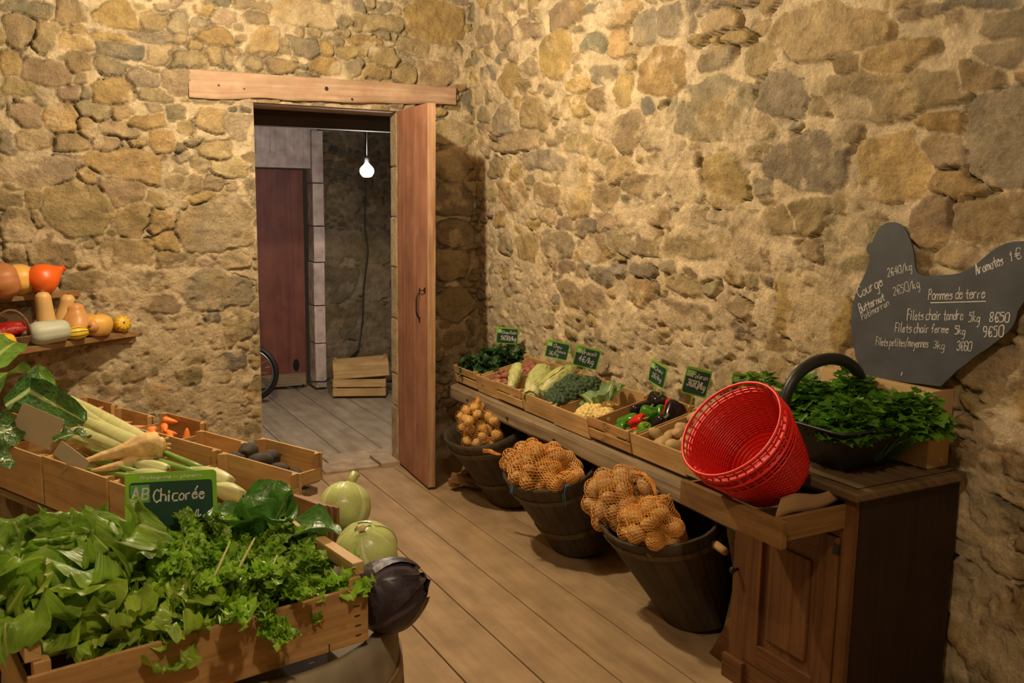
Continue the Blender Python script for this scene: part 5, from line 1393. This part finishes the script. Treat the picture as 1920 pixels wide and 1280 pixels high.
for k in range(25):
    a = PI * k / 24; p = hp0.lerp(hp1, (1 - math.cos(a)) / 2); hh.append(p + Vector((0, 0, .160 * math.sin(a) ** .75)))
mb.tube(hh, [.015 + .003 * math.sin(PI * k / 24) for k in range(25)], 12, KI); mb.build('handle', M_RUBBER, kb)

M_PARS = leafmat('parsley_leaf', (.11, .28, .022), (.16, .34, .045), .40, .36, .4, .02, .002)
M_PARS2 = leafmat('parsley_leaf_bright', (.15, .34, .035), (.2, .38, .06), .42, .3, .3, .02, .002)
M_PST2 = plain('parsley_stem', (.10, .22, .03), .5, .15, 30)
LOBE = [(0, 0), (.16, .12), (.42, .10), (.40, .28), (.62, .38), (.40, .46), (.44, .66), (.22, .62), (.16, .82), (0, 1.0)]
def pleaf(m, M, s, seed):
    """one deeply toothed parsley leaflet, folded along its midrib"""
    rs = random.Random(seed); b = rs.uniform(-.25, .35); vs = [(0, 0, 0), (0, s, -b * s * .5)]
    L = [(-x * s, y * s, (.35 * x - b * y * y * .5) * s) for x, y in LOBE[1:-1]]; R_ = [(x * s, y * s, (.35 * x - b * y * y * .5) * s) for x, y in LOBE[1:-1]]
    n = len(L); vs = [(0, y * s, -b * y * y * .5 * s) for y in (0, .12, .2, .3, .4, .5, .62, .7, .82, 1.0)] + L + R_
    fs = []; uv = []
    for k in range(n + 1):
        for off, flip in ((10, False), (10 + n, True)):
            a = off + k - 1 if k > 0 else None; c = off + k if k < n else None
            f = [k, k + 1] + ([c] if c is not None else []) + ([a] if a is not None else [])
            if flip: f = f[::-1]
            fs.append(f); uv.append([(vs[i][1] / s, .5 + vs[i][0] / s * .6) for i in f])
    m.add(vs, fs, uv, 0, True, M)
def bunch(M, n, H, R, label, seed, mat, leafs=.026, tilt=(0, 0)):
    root = thing('parsley_bunch', label, 'parsley', M, 'bunches of parsley'); m = MB(); st = MB(); rs = random.Random(seed)
    for k in range(n):
        f = math.sqrt((k + .5) / n); az = k * 2.399; x, y = math.cos(az) * R * f, math.sin(az) * R * f
        top = Vector((x + tilt[0] * H, y + tilt[1] * H, H * (1.02 - .42 * f * f) * rs.uniform(.8, 1.1)))
        base = Vector((x * .15, y * .15, 0)); mid = base.lerp(top, .5) + Vector((x * -.08, y * -.08, .01))
        st.tube([base, mid, top], [.0018, .0014, .001], 5)
        d = (top - mid).normalized()
        for j, (sz, ang, elv) in enumerate(((1.0, 0, .7), (.85, 1.2, .35), (.85, -1.2, .35), (.7, 2.4, .2), (.7, -2.4, .2))):
            q = top - d * (.012 * (j > 2)); out = math.atan2(-x, y) + rs.uniform(-.5, .5)
            Ml = TR(*q) @ RZ(out + ang) @ RX(elv - .9 * f + rs.uniform(-.35, .35)) @ RY(rs.uniform(-.5, .5)) @ TR(0, .003, 0)
            pleaf(m, Ml, leafs * sz * rs.uniform(.8, 1.25), rs.random())
    st.build('stems', M_PST2, root); m.build('leaves', mat, root); return root
for k, (x, y, H, R, n, mt, lb, tl) in enumerate([
    (2.02, 1.74, .170, .085, 95, M_PARS, 'parsley bunch at the near left of the black basket', (-.10, -.12)),
    (2.13, 1.72, .175, .09, 95, M_PARS, 'parsley bunch at the near right of the black basket', (.12, -.15)),
    (2.05, 1.88, .195, .08, 90, M_PARS, 'parsley bunch at the back of the black basket under the handle', (-.05, .1)),
    (2.17, 1.87, .205, .085, 90, M_PARS, 'parsley bunch at the back right against the cardboard box', (.05, -.05)),
    (2.19, 1.71, .185, .08, 70, M_PARS2, 'light green parsley bunch hanging over toward the cardboard box end', (.14, -.30))]):
    bunch(TR(x, y, CZ + .03), n, H, R, lb, 200 + k, mt, .036, tl)
# a taller bunch standing behind the red baskets
bunch(TR(2.19, 2.215, .645), 75, .275, .07, 'tall bright parsley bunch standing behind the red baskets beside the last sign', 210, M_PARS2, .028, (0, .1))

# nested red plastic baskets
ax = Vector((-.155, .0, .138)).normalized()
rimc = on_x(1369, 802, 1.655); botc = rimc - ax * .165
def red_basket(off, label):
    M = TR(*(botc + ax * off)) @ align(ax)
    root = thing('red_basket', label, 'basket', M, 'nested red baskets'); H = .165; R0, R1 = .108, .150
    rad = lambda z: R0 + (R1 - R0) * (z / H) ** .85
    m = MB()
    for k in range(18):
        z = .004 + (H - .042) * k / 17
        m.lathe([(rad(z) - .0024, z - .0017), (rad(z) + .0018, z - .0019), (rad(z) + .0022, z + .0019), (rad(z) - .002, z + .0017), (rad(z) - .0024, z - .0017)], 80, None, 0, lambda a, u, k=k: 1 + .005 * math.sin(a * 36 + (PI if k % 2 else 0)))
    m.build('weave', M_RED, root)
    m = MB()
    for k in range(36):
        a = k / 36 * 2 * PI; m.tube([((rad(z)) * math.cos(a), (rad(z)) * math.sin(a), z) for z in (.0, H * .25, H * .5, H * .75, H - .004)], .0026, 6)
    m.build('uprights', M_RED, root)
    m = MB()
    for z, t in ((H, .0045), (H - .016, .0026), (H - .032, .003)):
        m.tube([(rad(z) * math.cos(a / 80 * 2 * PI), rad(z) * math.sin(a / 80 * 2 * PI), z) for a in range(81)], t, 8, None, 0, False)
    m.build('rim', M_RED, root)
    m = MB(); m.lathe([(.001, 0), (R0, 0), (R0, .004), (.001, .004)], 48, None, 0)
    for k in range(6): m.lathe([(R0 * (k + 1) / 7 - .002, .004), (R0 * (k + 1) / 7, .0065), (R0 * (k + 1) / 7 + .002, .004)], 48)
    m.build('base', M_RED, root)
    return root
red_basket(0, 'innermost red plastic basket of the nested stack, its rim highest')
red_basket(-.030, 'middle red plastic basket of the nested stack')
red_basket(-.058, 'outermost red plastic basket of the nested stack, resting in the drawer')

# ------------------------------------------------------------------ cabbages
M_CABG = leafmat('pale_cabbage_leaf', (.56, .66, .24), (.74, .80, .45), .30, .1, .14, .05, .002, 5)
M_CABP = leafmat('red_cabbage_leaf', (.022, .014, .024), (.075, .055, .08), .42, .0, .35, .05, .005, 4)
def cabbage(M, R, label, mat, seed, elong=1.0, tip=None, n=7, lift=.02):
    root = thing('cabbage', label, 'cabbage', M, 'cabbages on the barrels'); m = MB(); rs = random.Random(seed)
    m.lathe(smoothprof([(.002, -R * .86), (R * .6, -R * .74), (R * .93, -R * .1), (R * .78, R * .52 * elong), (R * .3, R * .88 * elong), (.002, R * .95 * elong)], 28), 36)
    for k in range(n):
        a0 = k * 2 * PI / n * 2 + rs.uniform(-.3, .3); t0 = rs.uniform(.1, .35); Rk = R * (.955 + .012 * k)
        def P(u, v, a0=a0, t0=t0, Rk=Rk, k=k):
            th = PI * (.93 - u * (.93 - t0 * .55)); a = a0 + (v * 2 - 1) * (1.25 - .25 * u) + .12 * math.sin(u * 5 + k)
            r = Rk * (1 + .012 * math.sin(u * 16 + v * 9 + k) * abs(v * 2 - 1) + lift * u * abs(v * 2 - 1) ** 3)
            return (r * math.sin(th) * math.cos(a), r * math.sin(th) * math.sin(a), r * math.cos(th) * (elong if math.cos(th) > 0 else .92))
        m.surf(P, 18, 14)
    m.build('leaves', mat, root)
    if tip == 'stalk':
        s = MB(); s.tube([(0, 0, R * .9 * elong), (.004, 0, R * 1.12 * elong), (.012, 0, R * 1.38 * elong)], [R * .2, R * .16, R * .19], 8); s.build('stem', M_STALK, root)
    if tip == 'curl':
        s = MB(); leaf(s, TR(R * .1, 0, R * .80) @ RX(.9), R * .62, R * .42, 10, 8, -1.9, .5, .006, 2.5, .05, 3); s.build('loose_leaf', mat, root)
    if tip == 'scar':
        s = MB(); s.lathe([(.0005, R * .985), (R * .10, R * .975), (R * .15, R * .95)], 12); s.build('stump', plain('cut_stump', (.42, .27, .13), .8, .3, 60), root)
    return root
c1 = on_z(646, 950, .715); c2 = on_z(687, 1032, .700)
cabbage(TR(*c1) @ RZ(.4) @ RY(.42) @ RX(-.1), .066, 'pale green cabbage farther back, its stem sticking up', M_CABG, 1, .98, 'stalk')
cabbage(TR(*c2) @ RX(.30) @ RY(-.25), .072, 'pale green round cabbage in front, right beside the salad crate', M_CABG, 2, .92, 'scar')
c3 = on_z(722, 1118, .742)
cabbage(TR(*c3) @ RY(1.15) @ RX(.2), .067, 'dark red cabbage squeezed between the salad crate and the barrel rim', M_CABP, 3, 1.15, 'curl', 9, .10)

# ------------------------------------------------------------------ contents of the left crates
def lpt(i, x, y, z):
    M, lx, ly, h = LC[i]; return M @ Vector((x * lx / 2, y * ly / 2, z))
# fennel bulbs (crate 0)
M_FEN = plain('fennel_bulb', (.56, .60, .30), .4, .12, 12); M_FENS = plain('fennel_stalk', (.20, .36, .07), .42, .25, 14); M_FENC = plain('fennel_cut', (.60, .64, .36), .5, .1, 20)
def seen(px, py, z): return on_z(px, py, z)
def fennel(p, q, R, label, seed, stalks=3):
    d = q - p; L = d.length; root = thing('fennel', label, 'fennel', TR(*p) @ align(d) @ RZ(seed), 'fennel in the yellow crate'); m = MB()
    m.lathe(smoothprof([(.004, 0), (R * .7, .006), (R, L * .25), (R * .85, L * .45), (R * .5, L * .62), (R * .35, L * .7)], 22), 28, SC(1, .8, 1), 0, lambda a, u: 1 + .07 * math.sin(a * 4 + u * 5) + .03 * math.sin(a * 9 - u * 4))
    m.build('bulb', M_FEN, root); rs = random.Random(seed)
    for k in range(stalks):
        a = k / stalks * 6.28 + seed; c, s = math.cos(a) * R * .4, math.sin(a) * R * .3; m = MB(); e = rs.uniform(1.1, 1.5)
        m.tube([(c * .8, s * .8, L * .5), (c * 1.2, s * 1.2, L * .75), (c * 1.9, s * 1.9, L * e)], [R * .36, R * .30, R * .22], 10); so = m.build('stalk', M_FENS, root)
        if k % 2 == 0:
            m = MB()
            for j in range(16): m.tube([(c * 1.6, s * 1.6, L * e * .9), (c * 1.9 + rs.uniform(-.02, .02), s * 1.9 + rs.uniform(-.02, .02), L * e + rs.uniform(.0, .04))], [.0012, .0005], 4)
            m.build('frond', M_PARS, so)
for k, (a, b, z0, z1, R, lb) in enumerate([((432, 905), (330, 868), .705, .725, .032, 'fennel bulb at the right of the yellow crate, stalks to the left'), ((456, 930), (370, 905), .690, .70, .030, 'pale fennel bulb at the near right of the yellow crate'),
        ((330, 905), (200, 880), .70, .712, .026, 'fennel with long green stalks lying at the front left'), ((315, 880), (215, 862), .72, .728, .024, 'slim fennel with green stalks lying behind'), ((400, 940), (300, 935), .682, .682, .028, 'white fennel bulb lowest, beside the large price sign')]):
    fennel(seen(*a, z0), seen(*b, z1), R, lb, k)
# parsnips (crate 1)
M_PARN = plain('parsnip_skin', (.62, .44, .19), .75, .30, 34, .005)
def parsnip(p, q, R, label, seed):
    d = q - p; L = d.length; root = thing('parsnip', label, 'parsnip', TR(*p) @ align(d), 'parsnips'); m = MB(); o = seed * 9.1
    m.lathe(smoothprof([(.004, -.002), (R * .45, .0), (R * .55, .012), (R * .8, .016), (R, L * .12), (R * .85, L * .3), (R * .45, L * .55), (R * .25, L * .8), (.003, L)], 64), 36, None, 0,
            lambda a, u: 1 + .16 * mnoise.noise(Vector((math.cos(a) + o, math.sin(a), u * 7))) + .05 * mnoise.noise(Vector((math.cos(a) * 3 + o, math.sin(a) * 3, u * 30))) + .02 * math.sin(u * 90) * max(0, math.sin(a * 2 + o)))
    m.v = [(v[0] + .02 * math.sin(v[2] / L * 3 + o) * v[2] / L, v[1], v[2]) for v in m.v]
    m.build('root', M_PARN, root); m = MB()
    for k in range(5): m.tube([(R * .3 * math.cos(k * 1.26), R * .3 * math.sin(k * 1.26), -.002), (R * .42 * math.cos(k * 1.26), R * .42 * math.sin(k * 1.26), -.014)], [.006, .004], 6)
    m.build('crown', M_PARN, root)
parsnip(seen(308, 832, .765), seen(150, 868, .745), .046, 'thick parsnip with its crown to the right, on top', 1)
parsnip(seen(300, 858, .725), seen(168, 880, .725), .038, 'second parsnip lying under the thick one', 2)
parsnip(seen(255, 828, .715), seen(150, 845, .725), .034, 'parsnip behind, its tip to the left', 3)
# chard (crate 2)
M_CHS = leafmat('chard_stalk', (.58, .60, .27), (.66, .67, .36), .4, .12, .12, .1, .003)
M_CHL = leafmat('chard_leaf', (.035, .115, .018), (.40, .50, .20), .32, .2, .35, .055, .006, 8)
M_CHL2 = leafmat('chard_leaf_light', (.11, .26, .03), (.36, .50, .14), .34, .25, .3, .05, .006, 8)
ch = thing('chard', 'bundle of chard, broad pale stalks to the right and dark leaves to the left', 'chard', TR(*seen(150, 790, .80)))
CHI = TR(*(-seen(150, 790, .80)))
for k, (a, b, z0, z1, w) in enumerate([((268, 826), (128, 748), .775, .815, .030), ((262, 838), (120, 768), .765, .80, .030), ((250, 846), (108, 790), .752, .782, .028), ((238, 850), (112, 806), .742, .765, .026), ((225, 812), (110, 742), .785, .825, .024)]):
    p, q = seen(*a, z0), seen(*b, z1); d = q - p; L = d.length; m = MB(); n_ = (CAM - p).normalized() + Vector((0, 0, .6)); ez = d.normalized(); ey = (n_ - ez * n_.dot(ez)).normalized(); M = CHI @ axes(ey.cross(ez), ey, ez, p)
    def P(u, v, w=w, L=L, k=k):
        a = v * 2 * PI; ww = w * (1.05 - .45 * u); c, s = math.cos(a), math.sin(a)
        return (ww * c, .011 * s * (1 - .3 * u) - .30 * ww * c * c * (1 - .5 * u) + .008 * math.sin(u * 3 + k) + .0012 * math.sin(c * 14), u * L)
    m.surf(P, 14, 28, M, closev=True); m.add([P(0, v / 28) for v in range(28)], [tuple(range(28))], None, 0, False, M); m.build('stalk', M_CHS, ch)
for k, (a, tip, z0, z1, W, mt, bend, roll) in enumerate([((30, 720), (138, 778), .86, .81, .052, M_CHL, .5, .5), ((100, 828), (165, 815), .775, .785, .036, M_CHL, 1.2, -.6), ((-40, 700), (30, 640), .86, .92, .06, M_CHL2, .5, .2),
        ((-30, 770), (35, 690), .82, .885, .055, M_CHL2, .9, -.5), ((10, 760), (80, 705), .84, .865, .05, M_CHL, .7, .9), ((-60, 840), (28, 800), .76, .80, .06, M_CHL, .9, .3), ((-60, 880), (20, 860), .74, .76, .055, M_CHL, 1.1, -.2), ((-50, 800), (40, 770), .80, .81, .055, M_CHL, .6, -.9), ((60, 690), (95, 725), .86, .845, .03, M_CHL2, .6, .3)]):
    p, q = seen(*a, z0), seen(*tip, z1); d = q - p; L = d.length * 1.12; n_ = (CAM - p).normalized() + Vector((0, 0, .7)); ey = d.normalized(); ez = (n_ - ey * n_.dot(ey)).normalized(); M = CHI @ axes(ey.cross(ez), ey, ez, p) @ RY(roll)
    m = MB(); leaf(m, M @ RX(bend * .35), L, W, 22, 14, bend, .25, .008, 2.6, .03, k, 1.0, .15, .35); m.build('leaf', mt, ch)
# far row
M_CAR = plain('carrot_skin', (.80, .22, .03), .5, .12, 25, .001); M_PINK = plain('pink_root', (.70, .26, .14), .5, .2, 25); M_BLK = plain('black_radish', (.030, .022, .018), .75, .4, 40, .003); M_WHITE = plain('radish_cut', (.62, .55, .42), .6, .1, 40)
def carrot(p, q, R, label, group, mat, seed, name='carrot', cat='carrot'):
    d = q - p; L = d.length; m = MB()
    m.lathe(smoothprof([(.002, 0), (R * .7, .002), (R, .010), (R * .85, L * .4), (R * .5, L * .8), (.002, L)], 20), 14, None, 0, lambda a, u: 1 + .03 * math.sin(u * 60 + seed))
    return tag(m.build(name, mat, None, TR(*p) @ align(d)), label, cat, group)
rs = random.Random(5)
for k, (x, y, z, up_) in enumerate([(-.55, .55, .058, 0), (-.35, .65, .070, 0), (-.45, .35, .064, 0), (-.2, .5, .055, 0), (.0, .6, .050, 0), (-.6, .75, .085, 0), (.72, .62, .036, 0)]):
    p = lpt(5, x, y, z); a = rs.uniform(0, 6.28); q = p + (Vector((math.cos(a) * .06, math.sin(a) * .06, -.01)) if k < 6 else Vector((.004, .006, .05)))
    carrot(p, q, .015, ['carrot lying in the high-backed crate', 'carrot upright against the right end of its crate'][k == 6], 'carrots' if k < 6 else None, M_CAR, k)
for k in range(9):
    p = lpt(7, rs.uniform(-.6, .6), rs.uniform(.1, .75), .06 + .012 * (k % 3)); a = rs.uniform(0, 6.28)
    carrot(p, p + Vector((math.cos(a) * .07, math.sin(a) * .07, .006)), .012, 'pink carrot heaped in the farthest left crate', 'pink roots', M_PINK, k)
for k in range(6):
    p = lpt(6, rs.uniform(-.6, .6), rs.uniform(.1, .75), .055); a = rs.uniform(0, 6.28)
    carrot(p, p + Vector((math.cos(a) * .07, math.sin(a) * .07, .004)), .012, 'dull red root in the low crate left of the carrots', 'dull red roots', M_PINK, k + 20)
def radish(p, az, R, L, label, k):
    root = thing('black_radish', label, 'radish', TR(*p) @ RZ(az) @ RY(PI / 2), 'black radishes'); m = MB()
    m.lathe(smoothprof([(.002, -L * .5), (R * .6, -L * .48), (R, -L * .15), (R * .9, L * .2), (R * .3, L * .42), (.002, L * .6)], 22), 20, None, 0, lambda a, u: 1 + .06 * mnoise.noise(Vector((math.cos(a) + k, math.sin(a), u * 3)))); m.build('body', M_BLK, root)
    m = MB(); m.lathe([(.0005, -L * .502), (R * .35, -L * .498), (R * .4, -L * .485)], 12); m.build('cut_top', M_WHITE, root)
for k, (x, y, z, az, R, L, lb) in enumerate([(-.66, .45, .078, 1.0, .032, .10, 'black radish highest at the back left of its crate'), (-.55, .05, .066, -.4, .029, .09, 'black radish at the front left of its crate'), (-.12, .28, .062, 3.4, .031, .10, 'black radish in the middle showing its pale cut top'),
        (-.25, .68, .058, .6, .030, .09, 'black radish lying behind the middle one'), (.28, .45, .042, 2.6, .024, .08, 'thin black radish toward the right of its crate'), (.62, .6, .032, 1.9, .02, .07, 'small black radish near the right end of its crate'), (.22, -.05, .045, .2, .027, .08, 'brownish radish at the near right of its crate')]):
    radish(lpt(3, x, y, z), az, R, L, lb, k)

# ------------------------------------------------------------------ passage things
PB = Vector((1.98, 5.62, 1.68)); PB = on_y(688, 320, 5.62)
bulb = thing('light_bulb', 'bare glowing bulb hanging in the passage', 'light bulb', TR(*PB))
m = MB(); m.lathe(smoothprof([(.001, -.042), (.028, -.036), (.044, -.008), (.040, .016), (.020, .038), (.013, .048)], 20), 20)
em, nt, b = _nt('bulb_glow'); b.inputs['Emission Color'].default_value = (.95, .96, 1, 1); b.inputs['Emission Strength'].default_value = 14
m.build('glass', em, bulb)
m = MB(); m.lathe([(.014, .048), (.015, .05), (.015, .078), (.006, .086), (.001, .086)], 14); m.build('socket', M_RUBBER, bulb)
m = MB(); m.tube([(0, 0, .08), (.002, 0, .3), (0, 0, 2.30 - PB.z)], .002, 6); m.build('cord', M_RUBBER, bulb)
# cable down the end wall and along the floor
pts = [on_y(687, 246, 7.0), on_y(686, 330, 7.0), on_y(684, 420, 7.0), on_y(690, 470, 7.0), on_y(682, 540, 7.0), on_y(680, 600, 7.0), on_y(672, 655, 7.0), on_y(655, 672, 6.98)]
m = MB(); m.tube(pts, .006, 6); tag(m.build('cable', M_RUBBER), 'thin black cable running down the dark end wall', 'cable')
m = MB(); m.tube([on_z(488, 722, .008), on_z(525, 724, .008), on_z(556, 728, .008), on_z(580, 715, .02), Vector((2.04, 6.72, .10)), Vector((2.06, 6.66, .14))], .006, 6); tag(m.build('cable', M_RUBBER), 'black cable lying along the passage floor to the stacked crates', 'cable')
# two stacked crates
pc = on_z(674, 744, 0)
pd = Vector((.90, -.36, 0)); wd = .40; pd.normalize(); pn = Vector((-pd.y, pd.x, 0))
crate(axes(pd, pn, (0, 0, 1), pc + pn * .12 + Vector((0, 0, .001))), wd, .23, .135, 'slatted pine crate standing on the passage floor, lower of two', 'crates in the passage', M_CRATE, 2, 2)
crate(axes(pd, pn, (0, 0, 1), pc + pn * .13 + Vector((.012, .0, .142))) @ RX(-.0) @ RY(-.06) @ RZ(.06), wd + .02, .23, .125, 'pine crate stacked askew on the other crate in the passage', 'crates in the passage', M_CRATE, 1, 2, post=.012)
# bicycle wheel behind the left jamb
WR = .215
wc = on_y(468, 695, 6.70); wc.z = WR + .004
wh = thing('bicycle_wheel', 'bicycle wheel with a black tyre just showing behind the left door jamb', 'wheel', axes((.88, -.475, 0), (0, 0, 1), (-.475, -.88, 0), wc))
ring = lambda r, n=64: [(r * math.cos(k / n * 2 * PI), r * math.sin(k / n * 2 * PI), 0) for k in range(n + 1)]
m = MB(); m.tube(ring(WR - .019), .019, 12, None, 0, False); m.build('tyre', M_TYRE, wh)
m = MB(); m.tube(ring(WR - .043), .008, 8, None, 0, False); m.build('rim', M_STEEL, wh)
m = MB(); m.tube([(0, 0, -.03), (0, 0, .03)], .014, 12)
m.build('hub', M_STEEL, wh)
for k in range(20):
    a = k / 20 * 2 * PI; m = MB(); m.tube([(.012 * math.cos(a + .8), .012 * math.sin(a + .8), .02 * (-1) ** k), ((WR - .05) * math.cos(a), (WR - .05) * math.sin(a), 0)], .0011, 4); m.build('spoke', M_STEEL, wh)
